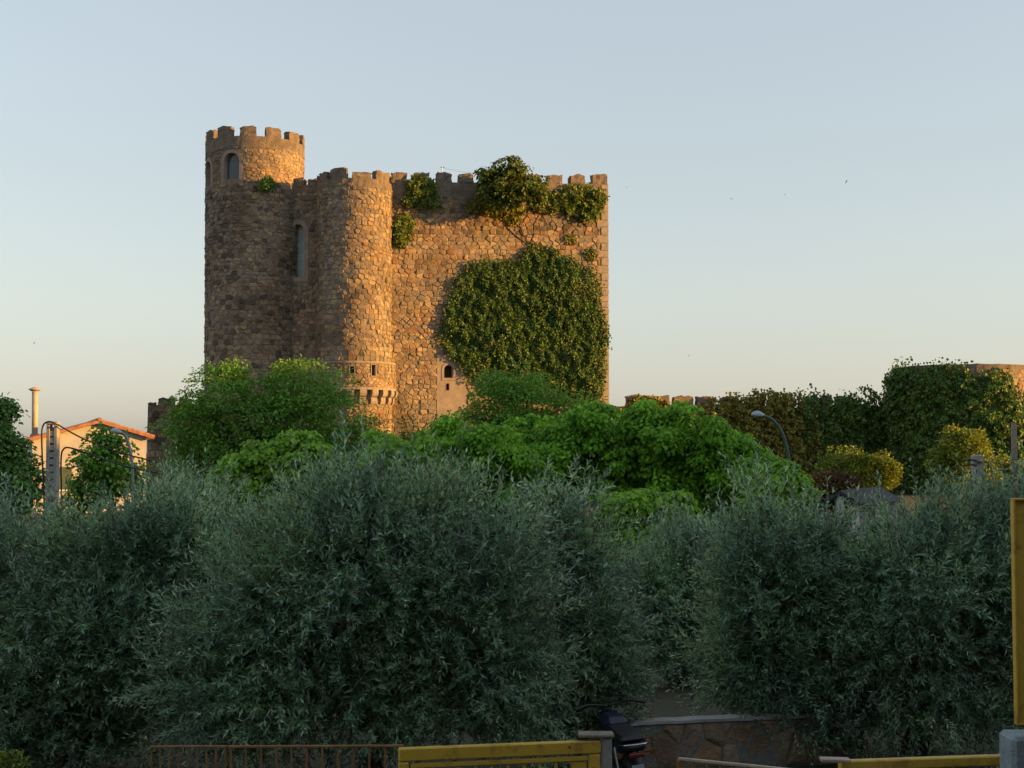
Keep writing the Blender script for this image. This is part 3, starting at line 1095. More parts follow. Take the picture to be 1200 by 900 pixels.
def outer_walls():
    rnd = random.Random(9)
    # low battlement beside the tall tower
    p0, p1 = at(173, 480, 93), at(262, 480, 94)
    z1 = at(600, 474, 93).z
    f = Flat(p0, p1 - p0)
    mer = [(u_on(f, a), u_on(f, b), k) for a, b, k in ((173.5, 183, 0.35), (186, 205, 0.9), (210, 224, 0.95), (232, 246, 0.9))]
    crenel_wall('outer_wall', 'low shaded battlement wall at the foot of the tallest tower', p0, p1, z1, mer, 0.5, 0.8, rnd)
    # curtain wall running out from the keep
    p0, p1 = at(725, 480, 101), at(1085, 480, 107)
    z1 = at(600, 476, 102).z
    f = Flat(p0, p1 - p0)
    mer = [(u_on(f, a), u_on(f, b), k) for a, b, k in ((735, 784, 1.0), (790, 812, 0.95), (817, 838, 0.95), (846, 866, .9), (876, 896, .9), (906, 926, .9), (950, 962, 1.0), (964, 975, 1.1), (980, 999, 1.1))]
    crenel_wall('curtain_wall', 'long battlement wall overgrown with ivy beside the castle keep', p0, p1, z1, mer, 0.85, 1.0, rnd)
    # far round tower under ivy
    c = at(1128, 480, 104)
    Rr = 78 / FPX * 104
    top = at(600, 426.5, 104 - Rr).z
    root = thing('outer_tower', (c.x, c.y, 0), 'broad low round tower smothered in ivy with bare stone at one edge', 'tower')
    rt = Round((c.x, c.y), Rr, Rr, 0, top)
    V, F = backing(rt, frange(-math.pi * Rr, math.pi * Rr, 60), frange(0, top, 10))
    obj('tower_body', V, F, M['mortar'], root)
    V, F = block(rt, -math.pi * Rr, math.pi * Rr, top - 0.4, top + 0.02, -0.6, 0.03, rnd, (60, 1, 1), 0.03)
    obj('parapet', V, F, M['merlon'], root)
    V, F = tube([(c.x, c.y, top - 0.8), (c.x, c.y, top - 0.6)], Rr * 0.99, 40)
    obj('tower_roof', V, F, M['mortar'], root)
    AV, AF, AT = [], [], []
    for ar, poly in rubble(-1.2 * Rr, 1.5 * Rr, max(1, top - 4.5), top - 0.35, 0.45, 0.36, rnd):
        V, F = stone_geom(rt, poly, rnd)
        b = len(AV)
        AV += V
        AF += [tuple(i + b for i in q) for q in F]
        AT += [0.25 + rnd.random() * 0.75] * len(V)
    obj('masonry', AV, AF, M['stone'], root, kind='stuff', tints=AT)
    g = np.random.default_rng(77)
    px = lambda u, v, ru, rv: (math.asin(max(-.97, min(.97, (u - 1128) / 78.0))) * Rr, at(600, v + 13, 100).z, ru / FPX * 102, rv / FPX * 102)
    ivy('tower_ivy', 'deep green ivy mantle bulging over the low round tower', rt,
        [px(1060, 470, 75, 55), px(1045, 455, 45, 40), px(1040, 520, 80, 60), px(1110, 470, 60, 46), px(1090, 530, 80, 50), px(1150, 490, 50, 50), px(1172, 520, 40, 60), px(1195, 540, 50, 50), px(1140, 442, 20, 18), px(1190, 500, 40, 40), px(1078, 442, 40, 20), px(1054, 450, 14, 24), px(1053, 480, 20, 60)],
        38000, M['ivy_dark'], g, 12, 0.2, 1.1, stems=5, ragged=1.3)
    g = np.random.default_rng(78)
    W = lambda l: wall_spans(f, l, 103)
    ivy('wall_ivy', 'golden sunlit ivy hanging in columns on the battlement wall', f,
        W([(850, 503, 28, 34), (905, 484, 34, 24), (930, 506, 24, 42), (885, 516, 30, 48), (868, 480, 20, 16), (945, 530, 16, 40), (920, 545, 34, 34), (828, 506, 16, 28), (800, 500, 20, 22), (910, 466, 14, 8)]),
        15000, M['sungold_ivy'], g, 14, 0.2, 1.3, stems=5, ragged=1.4)
    ivy('wall_ivy', 'ivy climbing over the lone broad merlon next to keep', f,
        W([(752, 482, 20, 18), (745, 500, 28, 26), (775, 500, 28, 30)]),
        3600, M['sungold_ivy'], g, 15, 0.24, 0.7, stems=3)
    ivy('wall_ivy', 'dark green ivy filling the dip between curtain wall and round tower', f,
        W([(975, 505, 40, 40), (1000, 500, 34, 44), (960, 540, 34, 40), (1010, 540, 50, 40), (1020, 480, 24, 26), (945, 480, 16, 18), (985, 486, 30, 12)]),
        12000, M['ivy_dark'], g, 16, 0.2, 1.3, stems=4, ragged=1.8)


outer_walls()


# ================================================================== TREES IN THE MIDDLE DISTANCE
def foot(u, D):
    p = at(u, 500, D)
    return (p.x, p.y, 0.0)


def mid_trees():
    rng = np.random.default_rng(41)
    # tall feathery tree before the two round towers
    D = 58
    E = lump_world([(262, 470, 44, 38), (300, 500, 60, 50), (362, 462, 48, 34), (372, 500, 58, 44), (232, 505, 44, 38), (410, 525, 36, 30), (272, 445, 22, 20), (345, 445, 26, 18), (330, 545, 80, 36), (240, 550, 50, 36), (225, 478, 20, 14), (440, 540, 30, 26)], D)
    mesh = broad_crown(E, 900, 46, rng, 8, 0.17, 0.5, 0.62, 0.55, 0.7, 0.22, 'blade', 0.35, 0.4)
    tree('ash_tree', 'feathery green ash tree hiding the foot of the round towers', 'tree', E, mesh, M['ash'], foot(300, D), 0.24, rng, fork=0.5)
    # tree against the ivy wall
    D = 55
    E = lump_world([(590, 474, 38, 36), (582, 458, 18, 22), (625, 482, 40, 28), (665, 490, 40, 26), (620, 460, 18, 20), (560, 500, 26, 24), (690, 488, 18, 18), (620, 520, 80, 30)], D)
    mesh = broad_crown(E, 420, 44, rng, 9, 0.16, 0.5, 0.55, 0.6, 0.7, 0.22, 'blade', 0.3, 0.4)
    tree('ash_tree', 'feathery green tree standing against the ivy covered castle wall', 'tree', E, mesh, M['ash'], foot(610, D), 0.2, rng, fork=0.5)
    # saplings before the sunlit foot of the wall
    for u, v, w, h, D, lab in ((478, 505, 8, 24, 57, 'slim green sapling before sunlit foot of the castle wall'), (508, 508, 10, 22, 57.5, 'leafy sapling beside the pale render patch of castle wall'), (446, 512, 18, 18, 56, 'low green sapling below the corbelled gallery')):
        E = lump_world([(u, v, w, h), (u + w * .4, v + h * .6, w, h * .7), (u - w * .5, v + h * .8, w, h * .6)], D)
        mesh = broad_crown(E, 34, 26, rng, int(u), 0.14, 0.4, 0.35, 0.9, 0.9, 0.25, 'blade', 0.2, 0.5)
        tree('sapling', lab, 'sapling', E, mesh, M['dark_leaf'], foot(u, D), 0.05, rng, fork=0.6)
    # maples with layered drooping foliage
    D = 41
    maples = [
        ('broad maple with layered leaves before the castle wall', [(480, 545, 44, 30), (525, 530, 50, 34), (575, 535, 46, 36), (520, 570, 80, 40), (450, 540, 22, 24), (600, 560, 50, 40), (470, 580, 60, 34), (420, 560, 34, 28), (560, 590, 60, 30)], 620, 'maple', 0),
        ('large maple with tiers of bright drooping leaves, next to the leaning street lamp', [(640, 520, 52, 36), (690, 505, 44, 30), (735, 510, 44, 36), (700, 545, 70, 50), (775, 500, 32, 26), (745, 565, 60, 40), (650, 560, 60, 40)], 720, 'maple', 2),
        ('dense maple crown with rounded tip beside the street lamp', [(815, 515, 42, 36), (855, 545, 38, 42), (800, 550, 50, 40), (876, 580, 34, 36), (830, 590, 50, 40), (782, 540, 30, 40), (890, 560, 20, 24)], 600, 'maple', 1),
    ]
    for lab, px, n, mt, dd in maples:
        q = []
        for (u, v, ru, rv) in px:          # each bough carries several rounded sprays of leaves
            q.append((u, v + 6, ru * 0.66, rv * 0.62))
            for k in range(9):
                a = rng.uniform(0, 2 * math.pi)
                q.append((u + ru * 0.72 * math.cos(a), v - rv * 0.62 * math.sin(a), rng.uniform(11, 21), rng.uniform(9, 16), rng.uniform(-1.6, 1.0)))
        E = lump_world(q, D + dd)
        mesh = broad_crown(E, int(n * 0.85), 105, rng, n, 0.125, 0.8, 0.38, 0.75, 0.5, 0.42, 'broad', 0.75, 0.22)
        tree('maple_tree', lab, 'tree', E, mesh, M[mt], foot(px[0][0] + 20, D + dd), 0.17, rng, fork=0.45, limbs=12)
    young = [
        ('young lime green maple with pale new leaves under the feathery ash', [(275, 560, 24, 20), (312, 545, 24, 22), (350, 545, 26, 40), (380, 560, 40, 34), (340, 590, 60, 30), (300, 600, 40, 30)], 36, 320),
        ('young lime green maple between two olive crowns', [(735, 600, 30, 22), (762, 610, 22, 26), (720, 625, 22, 20), (790, 605, 20, 24), (755, 635, 40, 22)], 34, 240),
        ('small lime green maple at the foot of a curved street lamp', [(915, 565, 20, 20), (930, 580, 18, 20), (905, 590, 24, 18), (918, 548, 10, 10)], 38, 130),
    ]
    for lab, px, D, n in young:
        E = lump_world(px, D)
        mesh = broad_crown(E, n, 90, rng, n, 0.13, 0.8, 0.34, 0.65, 0.55, 0.18, 'broad', 0.7, 0.25)
        tree('young_maple', lab, 'tree', E, mesh, M['lime'], foot(px[0][0] + 15, D), 0.09, rng, fork=0.5)
    # dark trees before the white house
    D = 46
    E = lump_world([(-6, 520, 28, 40), (-40, 500, 34, 46), (-2, 484, 16, 16), (16, 560, 30, 40), (-10, 570, 60, 40)], D)
    mesh = broad_crown(E, 420, 46, rng, 51, 0.14, 0.7, 0.45, 0.7, 0.7, 0.24, 'broad', 0.4, 0.4)
    tree('elm_tree', 'dark bushy elm partly hiding the gabled house and its flue', 'tree', E, mesh, M['dark_leaf'], foot(0, D), 0.2, rng, fork=0.45)
    D = 48
    E = lump_world([(118, 545, 28, 30), (130, 525, 18, 20), (108, 575, 24, 22), (145, 560, 24, 26), (92, 590, 16, 16), (120, 508, 9, 10)], D)
    mesh = broad_crown(E, 170, 36, rng, 52, 0.14, 0.7, 0.42, 0.7, 0.8, 0.25, 'broad', 0.4, 0.45)
    tree('elm_tree', 'small loose-leaved tree against the lit gable of the house', 'tree', E, mesh, M['ash'], foot(118, D), 0.1, rng, fork=0.45)
    # sunlit shrubs under the outer tower
    for lab, px, D, n, mt in (
        ('yellow sunlit broom bush below the ivy tower', [(985, 545, 22, 18), (1015, 550, 24, 18), (1038, 556, 14, 14), (1000, 562, 34, 16)], 62, 150, 'yellow_leaf'),
        ('golden sunlit bush behind the concrete line post', [(1125, 526, 26, 20), (1146, 536, 20, 20), (1106, 536, 16, 16), (1160, 556, 16, 14), (1125, 556, 30, 14)], 60, 170, 'yellow_leaf'),
        ('russet brown bush beside the slate shed', [(972, 572, 22, 20), (950, 580, 16, 16), (990, 580, 18, 14)], 54, 120, 'russet_leaf'),
        ('low golden shrub next to the wooden pole', [(1172, 552, 14, 10), (1185, 560, 14, 10), (1200, 556, 14, 12)], 62, 60, 'yellow_leaf')):
        E = lump_world(px, D)
        mesh = broad_crown(E, n, 48, rng, n + 3, 0.13, 0.6, 0.42, 0.85, 0.7, 0.25, 'broad', 0.0, 0.5)
        tree('sunlit_bush', lab, 'bush', E, mesh, M[mt], foot(px[0][0], D), 0.06, rng, fork=0.3)


mid_trees()


# ================================================================== OLIVES IN THE FRONT
def olives():
    rng = np.random.default_rng(61)
    spec = [
        ('wide silver olive tree in front of concrete pole and gabled house', 13.3, 7200, 95,
         [(60, 720, 110, 110), (158, 672, 84, 86), (30, 800, 110, 80), (150, 780, 120, 90), (-40, 740, 80, 130), (205, 640, 60, 70), (182, 606, 32, 34), (60, 650, 60, 44), (110, 850, 110, 60), (10, 860, 90, 50)]),
        ('tallest silver olive tree below corner tower, growing over brown railing', 12.4, 8200, 425,
         [(420, 680, 120, 110), (330, 720, 110, 90), (500, 690, 110, 100), (430, 600, 60, 46), (510, 610, 60, 50), (400, 800, 150, 80), (550, 760, 100, 110), (290, 800, 90, 80), (388, 640, 44, 46), (570, 620, 36, 40), (590, 830, 90, 55)]),
        ('pointed silver olive tree behind the yellow gate', 13.6, 4600, 665,
         [(655, 660, 50, 62), (655, 592, 26, 38), (684, 750, 52, 80), (640, 760, 64, 90), (690, 826, 52, 46), (620, 690, 46, 60), (694, 668, 24, 36)]),
        ('rounded olive tree standing back behind the rubble garden wall', 18.5, 4200, 790,
         [(790, 690, 52, 52), (760, 700, 40, 50), (825, 710, 44, 56), (800, 650, 36, 26), (770, 745, 44, 36), (838, 660, 26, 30), (800, 795, 50, 40), (845, 790, 44, 46)]),
        ('dark olive tree overhanging the end of rubble garden wall', 14.2, 5000, 930,
         [(930, 690, 82, 86), (886, 648, 42, 50), (960, 662, 54, 40), (920, 780, 92, 76), (895, 600, 22, 30), (880, 740, 44, 80), (980, 760, 50, 90)]),
        ('broad dark olive tree beside yellow panel and concrete post', 13.8, 6800, 1060,
         [(1090, 690, 110, 96), (1040, 662, 58, 44), (1140, 658, 78, 62), (1195, 652, 58, 68), (1080, 780, 120, 70), (1190, 750, 80, 90), (1105, 622, 34, 28), (1230, 700, 60, 110), (1030, 740, 60, 90), (1090, 830, 110, 46)]),
        ('silver olive tree peeping between two larger crowns before the ash', 17.0, 2600, 250,
         [(235, 614, 44, 40), (212, 594, 30, 34), (250, 680, 70, 50)]),
        ('bushy olive tree beyond the concrete post, last of its row', 15.0, 4200, 1350,
         [(1350, 690, 100, 96), (1300, 660, 60, 60), (1400, 650, 70, 70), (1350, 790, 110, 70), (1420, 730, 70, 100)]),
    ]
    for k, (lab, D, n, u0, px) in enumerate(spec):
        E = lump_world(px, D)
        E[:, 3:] = np.maximum(E[:, 3:] - 0.14, 0.1)        # the shoots reach this far beyond the boughs
        mesh = olive_crown(E, n, rng, 100 + k * 7)
        b = foot(u0, D)
        tree('olive_tree', lab, 'tree', E, mesh, M['olive'], (b[0], b[1], 0), 0.12, rng, bark='olive_bark', fork=0.35, group='olive trees behind the gates')


olives()


# ================================================================== HOUSE, POLES, LAMPS
M['house_wall'] = plain('cream_render', (0.42, 0.41, 0.40), 0.9, 0.12, 1.5, 0.4, 0.01, dirt=(0.4, 0.34, 0.27), dirt_amt=0.5)
M['tile'] = plain('clay_tile', (0.34, 0.15, 0.085), 0.85, 0.4, 5.0, 0.5, 0.02, dirt=(0.2, 0.14, 0.1))
M['flue'] = plain('flue_pipe', (0.42, 0.34, 0.26), 0.7, 0.2, 5.0, 0.2)
M['concrete'] = plain('concrete', (0.30, 0.29, 0.265), 0.9, 0.2, 12.0, 0.6, 0.01)
M['weathered_wood'] = plain('weathered_wood', (0.20, 0.165, 0.125), 0.9, 0.3, 14.0, 0.6, 0.01)
M['cable'] = plain('black_cable', (0.012, 0.012, 0.012), 0.6, 0.1, 5, 0)
M['lamp_head'] = plain('lamp_grey_blue', (0.34, 0.40, 0.44), 0.4, 0.1, 8, 0)
M['lamp_green'] = plain('lamp_green', (0.045, 0.095, 0.075), 0.5, 0.2, 8, 0)
M['slate'] = plain('slate_roof', (0.035, 0.035, 0.035), 0.85, 0.35, 9, 0.6, 0.02)
M['white_post'] = plain('white_post', (0.62, 0.62, 0.58), 0.8, 0.1, 8, 0.2)
M['shutter'] = plain('shutter_green', (0.06, 0.09, 0.06), 0.6, 0.2, 6, 0.2)


def tiled_slope(p_ridge0, p_ridge1, p_eave0, p_eave1, rows, thick=0.14):
    """roof plane of barrel tiles: ribs run from ridge to eave"""
    a, b, c, d = (Vector(p) for p in (p_ridge0, p_ridge1, p_eave0, p_eave1))
    nrm = (b - a).cross(c - a).normalized()
    if nrm.z < 0:
        nrm = -nrm
    V, F = [], []
    n = rows * 6
    for i in range(n + 1):
        t = i / n
        h = 0.06 * abs(math.sin(math.pi * t * rows))
        for k in range(5):
            p = a.lerp(b, t).lerp(c.lerp(d, t), k / 4)
            V.append(p + nrm * (h + thick + 0.012 * (k % 2)))
        V.append(c.lerp(d, t))
        V.append(a.lerp(b, t))
    m = 7
    for i in range(n):
        for k in range(m):
            k2 = (k + 1) % m
            F.append((i * m + k, i * m + k2, (i + 1) * m + k2, (i + 1) * m + k))
    F.append(tuple(range(m - 1, -1, -1)))
    F.append(tuple(n * m + k for k in range(m)))
    return V, F


def gabled_house():
    D = 70.0
    pk = at(116.5, 496, D)
    le, re = at(34, 519, D), at(178, 514.5, D)
    root = thing('gabled_house', (pk.x, D, 0), 'cream rendered house with clay tile gable roof and tall flue', 'house')
    L = 9.0
    ze = re.z
    xl, xr = le.x + 0.35, re.x - 0.35
    kz = lambda x: pk.z - (pk.z - (le.z if x < pk.x else re.z)) * abs(x - pk.x) / (pk.x - le.x if x < pk.x else re.x - pk.x)
    front = [(xl, D, 0), (xr, D, 0), (xr, D, kz(xr)), (pk.x, D, pk.z), (xl, D, kz(xl))]
    back = [(x, y + L, z) for x, y, z in front]
    V = front + back
    F = [(0, 1, 2, 3, 4), (9, 8, 7, 6, 5)] + [(i, i + 5, (i + 1) % 5 + 5, (i + 1) % 5) for i in range(5)]
    obj('house_wall', V, F, M['house_wall'], root)
    y0, y1 = D - 0.35, D + L + 0.3
    lift = Vector((0, 0, 0.01))
    rf = None
    for e in (le, re):
        V, F = tiled_slope((pk.x, y0, pk.z + .01), (pk.x, y1, pk.z + .01), (e.x, y0, e.z + .01), (e.x, y1, e.z + .01), 36)
        rf = obj('roof_slope', V, F, M['tile'], root)
    V, F = tube([(pk.x, y0 - 0.03, pk.z + 0.19), (pk.x, y1, pk.z + 0.19)], 0.10, 10)
    obj('ridge_cap', V, F, M['tile'], root)
    root.rotation_euler = (0, 0, R(20))
    # flue
    back = lambda p: Matrix.Rotation(R(-20), 3, 'Z') @ (p - Vector((pk.x, D, 0))) + Vector((pk.x, D, 0))
    f0, f1 = back(at(41, 500, D + .5)), back(at(41, 459, D + .5))
    V, F = tube([(f0.x, f0.y, kz(f0.x) - .1), (f1.x, f1.y, f1.z)], 0.15, 12)
    fl = obj('flue', V, F, M['flue'], root, True)
    V, F = tube([(f1.x, f1.y, f1.z + 0.02), (f1.x, f1.y, f1.z + 0.10), (f1.x, f1.y, f1.z + 0.14), (f1.x, f1.y, f1.z + 0.24)], [0.17, 0.32, 0.30, 0.04], 14)
    obj('flue_cap', V, F, M['flue'], fl)
    V, F = tube([(f0.x, f0.y, kz(f0.x) - .05), (f0.x, f0.y, kz(f0.x) + .32)], [0.36, 0.2], 12)
    obj('flue_collar', V, F, M['tile'], fl)
    for u in (75, 150):
        c = at(u, 560, D)
        V, F = box(c.x - .45, c.x + .45, D - .05, D + .12, c.z - .55, c.z + .55, .02)
        w = obj('window', V, F, M['shutter'], root)
        V, F = box(c.x - .55, c.x + .55, D - .1, D - .052, c.z - .66, c.z - .57, .01)
        obj('sill', V, F, M['white_post'], w)


gabled_house()


def pole_and_cables():
    D = 30.0
    t = at(62.5, 498, D)
    root = thing('concrete_pole', (t.x, D, 0), 'grey concrete utility pole with ladder-like holes carrying black cables', 'pole')
    w = 0.115
    for s in (-1, 1):
        x = t.x + s * (w - 0.035)
        V, F = box(x - 0.035, x + 0.035, D - .1, D + .1, -0.1, t.z, .008)
        obj('flange', V, F, M['concrete'], root)
    V, F = box(t.x - w + .06, t.x + w - .06, D - .02, D + .02, -0.1, t.z - .05)
    obj('web', V, F, M['concrete'], root)
    V, F = box(t.x - w - .01, t.x + w + .01, D - .11, D + .11, t.z + .001, t.z + .07, .02)
    obj('cap', V, F, M['concrete'], root)
    bar = None
    z = 0.05
    while z < t.z - 0.1:
        if bar is None:
            V, F = box(-w + .068, w - .068, -.09, -.023, 0, .118, .004)
            bar = bpy.data.meshes.new('rung')
            bar.from_pydata(V, [], F)
        link('rung', bar, M['concrete'], root, loc=(t.x, D, z))
        z += 0.15
    P = lambda u, v, d=D: at(u, v, d)
    V, F = tube(spline([P(53, 625, 29.8), P(51, 570, 29.8), P(49, 520, 29.8), P(50, 500, 29.8), P(57, 494.2, 29.8), P(68, 498, 29.8), P(100, 515, 31), P(150, 533, 33), P(215, 548, 36)], 8), 0.018, 8)
    tag(obj('overhead_cable', V, F, M['cable'], None, True), 'black cable looping over the top of the concrete pole', 'cable')
    V, F = tube(spline([P(72, 625, 29.8), P(72, 580, 29.8), P(71.5, 540, 29.8), P(74, 527, 29.8), P(83, 525, 29.9), P(110, 534, 31), P(150, 547, 33), P(215, 560, 36)], 8), 0.018, 8)
    tag(obj('overhead_cable', V, F, M['cable'], None, True), 'lower black cable bending away from the side of concrete pole', 'cable')


pole_and_cables()


def street_lamp(label, D, head, arm, r, headmat, armmat):
    pts = [at(u, v, D) for u, v in arm]
    root = thing('street_lamp', (pts[-1].x, D, 0), label, 'street lamp', 'street lamps among the trees')
    base = Vector((pts[-1].x, D, 0))
    path = spline(pts, 6)
    V, F = tube(path + [base], [r * 0.75] * len(path) + [r * 1.3], 10)
    obj('pole', V, F, M[armmat], root, True)
    (u0, v0), (u1, v1) = head
    a, b = at(u0, v0, D), at(u1, v1, D)
    d = (b - a).normalized()
    L = (b - a).length
    V, F = [], []
    prof = [(0, .02), (.08, .5), (.3, .95), (.55, 1.0), (.8, .7), (1.0, .35)]
    seg = 12
    nz = Vector((0, 0, 1))
    sd = Vector((0, 1, 0))
    up = d.cross(sd).normalized()
    if up.z < 0:
        up = -up
    for t, w in prof:
        for k in range(seg):
            q = 2 * math.pi * k / seg
            hh = math.sin(q) * (0.30 if math.sin(q) > 0 else 0.16) * L * w
            V.append(a + d * (t * L) + sd * math.cos(q) * w * 0.26 * L + up * hh)
    for i in range(len(prof) - 1):
        for k in range(seg):
            k2 = (k + 1) % seg
            F.append((i * seg + k, i * seg + k2, (i + 1) * seg + k2, (i + 1) * seg + k))
    F += [tuple(range(seg - 1, -1, -1)), tuple((len(prof) - 1) * seg + k for k in range(seg))]
    obj('lamp_head', V, F, M[headmat], root, True)


street_lamp('curved green street lamp before the ivy clad battlement wall', 40, ((880, 485.5), (896, 487)), [(893, 486.5), (904, 491), (914, 502), (921, 520), (925, 540), (927, 560), (928, 590)], 0.06, 'lamp_head', 'lamp_green')
street_lamp('grey street lamp with drooping arm before the gabled house', 42, ((129.5, 504.5), (143, 507)), [(140, 506.5), (146, 509), (150, 517), (153, 530), (155, 545), (156, 570)], 0.055, 'lamp_head', 'metal')


def right_posts():
    D = 32.0
    t = at(1188, 495, D)
    root = thing('wooden_pole', (t.x, D, 0), 'weathered wooden pole standing before the ivy tower', 'pole')
    V, F = tube([(t.x + 0.02, D, -0.1), (t.x, D, t.z - 1.0), (t.x, D, t.z)], [0.085, 0.07, 0.062], 10)
    obj('pole_shaft', V, F, M['weathered_wood'], root, True)
    b = at(1188, 535, D)
    V, F = tube([(b.x, D, b.z - .06), (b.x, D, b.z + .06)], 0.085, 10)
    obj('band', V, F, M['metal'], root)
    D = 30.0
    t = at(1145, 533, D)
    root = thing('line_post', (t.x, D, 0), 'short concrete line post with rusty wire brackets before golden bush', 'post')
    V, F = box(t.x - .11, t.x + .11, D - .1, D + .1, -.1, t.z, .02)
    obj('post_shaft', V, F, M['concrete'], root)
    for dz, s in ((0.12, -1), (0.22, -1), (0.16, 1)):
        z = t.z - dz
        pts = [(t.x + s * .05, D - .12, z), (t.x + s * .2, D - .14, z + .01), (t.x + s * .34, D - .14, z - .02 - (.3 if s > 0 else 0))]
        if s > 0:
            pts = [(t.x - .05, D - .12, z), (t.x + .14, D - .13, z + .01), (t.x + .19, D - .13, z - .04), (t.x + .17, D - .13, z - .3)]
        V, F = tube(spline(pts, 4), 0.018, 6)
        obj('bracket', V, F, M['cable'], root, True)


right_posts()


def slate_shed():
    D = 26.0
    pk = at(983, 579, D)
    le, re = at(951, 600, D), at(1012, 597, D)
    root = thing('slate_shed', (pk.x, D, 0), 'small shed with dark slate gable roof on white posts behind olives', 'shed')
    y1 = D + 3.2
    far = at(1100, 577, D + 3.2)
    shift = 1.6
    for e in (le, re):
        a, b = Vector((pk.x, D - .1, pk.z)), Vector((pk.x + shift, y1, pk.z))
        c, d = Vector((e.x, D - .1, e.z)), Vector((e.x + shift, y1, e.z))
        up = Vector((0, 0, 0.07))
        V = [a, b, d, c, a + up, b + up, d + up, c + up]
        F = [(0, 1, 2, 3), (7, 6, 5, 4), (0, 4, 5, 1), (1, 5, 6, 2), (2, 6, 7, 3), (3, 7, 4, 0)]
        obj('roof_slope', V, F, M['slate'], root)
    for x in (le.x + .16, pk.x + .02, re.x - .16):
        for y, s in ((D + .05, 0), (y1 - .15, shift * 0.95)):
            zt_ = pk.z - .03 if abs(x - pk.x) < .1 else le.z + .08
            V, F = box(x + s - .07, x + s + .07, y - .07, y + .07, -.05, zt_, .01)
            obj('post', V, F, M['white_post'], root)
    V, F = box(le.x + .1, re.x + .1, y1 - .08, y1 - .0, -.05, le.z - .05)
    V = [Vector(v) + Vector((shift, 0.12, 0)) for v in V]
    obj('back_wall', V, F, M['concrete'], root)


slate_shed()


# ================================================================== STREET SIDE: GATES, RAILINGS, MOTORCYCLE
M['yellow'] = plain('yellow_paint', (0.62, 0.40, 0.045), 0.45, 0.10, 3.0, 0.15, 0.004, dirt=(0.2, 0.09, 0.03), dirt_amt=0.55, dirt_scale=6.0)
M['rust_rail'] = plain('rusty_brown_rail', (0.24, 0.12, 0.045), 0.7, 0.35, 9.0, 0.4, 0.004)
M['pale_rail'] = plain('pale_worn_rail', (0.42, 0.33, 0.24), 0.7, 0.2, 9.0, 0.2, 0.004)
M['orange_rail'] = plain('orange_baluster', (0.30, 0.135, 0.03), 0.6, 0.25, 9.0, 0.2, 0.004)
M['tyre'] = plain('tyre_rubber', (0.022, 0.023, 0.024), 0.75, 0.2, 20, 0.3, 0.004)
M['bike_black'] = plain('bike_black_plastic', (0.014, 0.014, 0.016), 0.4, 0.2, 10, 0)
M['bike_blue'] = plain('bike_dark_blue', (0.02, 0.028, 0.06), 0.3, 0.2, 10, 0)
M['chrome'] = plain('chrome', (0.5, 0.5, 0.5), 0.25, 0.1, 10, 0, 0, 1.0)
M['red_lens'] = plain('red_lens', (0.16, 0.018, 0.012), 0.25, 0.1, 10, 0)
M['orange_lens'] = plain('orange_lens', (0.2, 0.06, 0.012), 0.25, 0.1, 10, 0)
M['engine'] = plain('engine_alloy', (0.12, 0.12, 0.12), 0.5, 0.2, 10, 0.2, 0.004, 0.6)
WALL = [(0.0, (0.260, 0.233, 0.196)), (0.3, (0.372, 0.307, 0.233)), (0.5, (0.503, 0.372, 0.251)), (0.75, (0.409, 0.372, 0.325)), (1.0, (0.558, 0.446, 0.317))]
M['wall_stone'] = stone_mat('garden_wall_stone', WALL, stain_amt=0.2, bscale=22)
M['wall_mortar'] = plain('garden_wall_mortar', (0.20, 0.205, 0.175), 0.95, 0.25, 9.0, 0.7, 0.02)
M['wall_cap'] = plain('garden_wall_cap', (0.42, 0.41, 0.38), 0.9, 0.2, 10.0, 0.4, 0.01)


def bar_obj(name, p, q, w, d, mat, parent):
    """flat or square bar from p to q; w across, d in depth"""
    p, q = Vector(p), Vector(q)
    L = (q - p).length
    t = (q - p).normalized()
    ref = Vector((0, 1, 0)) if abs(t.y) < 0.8 else Vector((0, 0, 1))
    s = t.cross(ref).normalized()
    n = s.cross(t)
    V, F = box(-w / 2, w / 2, -d / 2, d / 2, 0, L, min(w, d) * 0.12)
    Mx = Matrix((s, n, t)).transposed()
    return obj(name, [p + Mx @ Vector(v) for v in V], F, M[mat], parent)


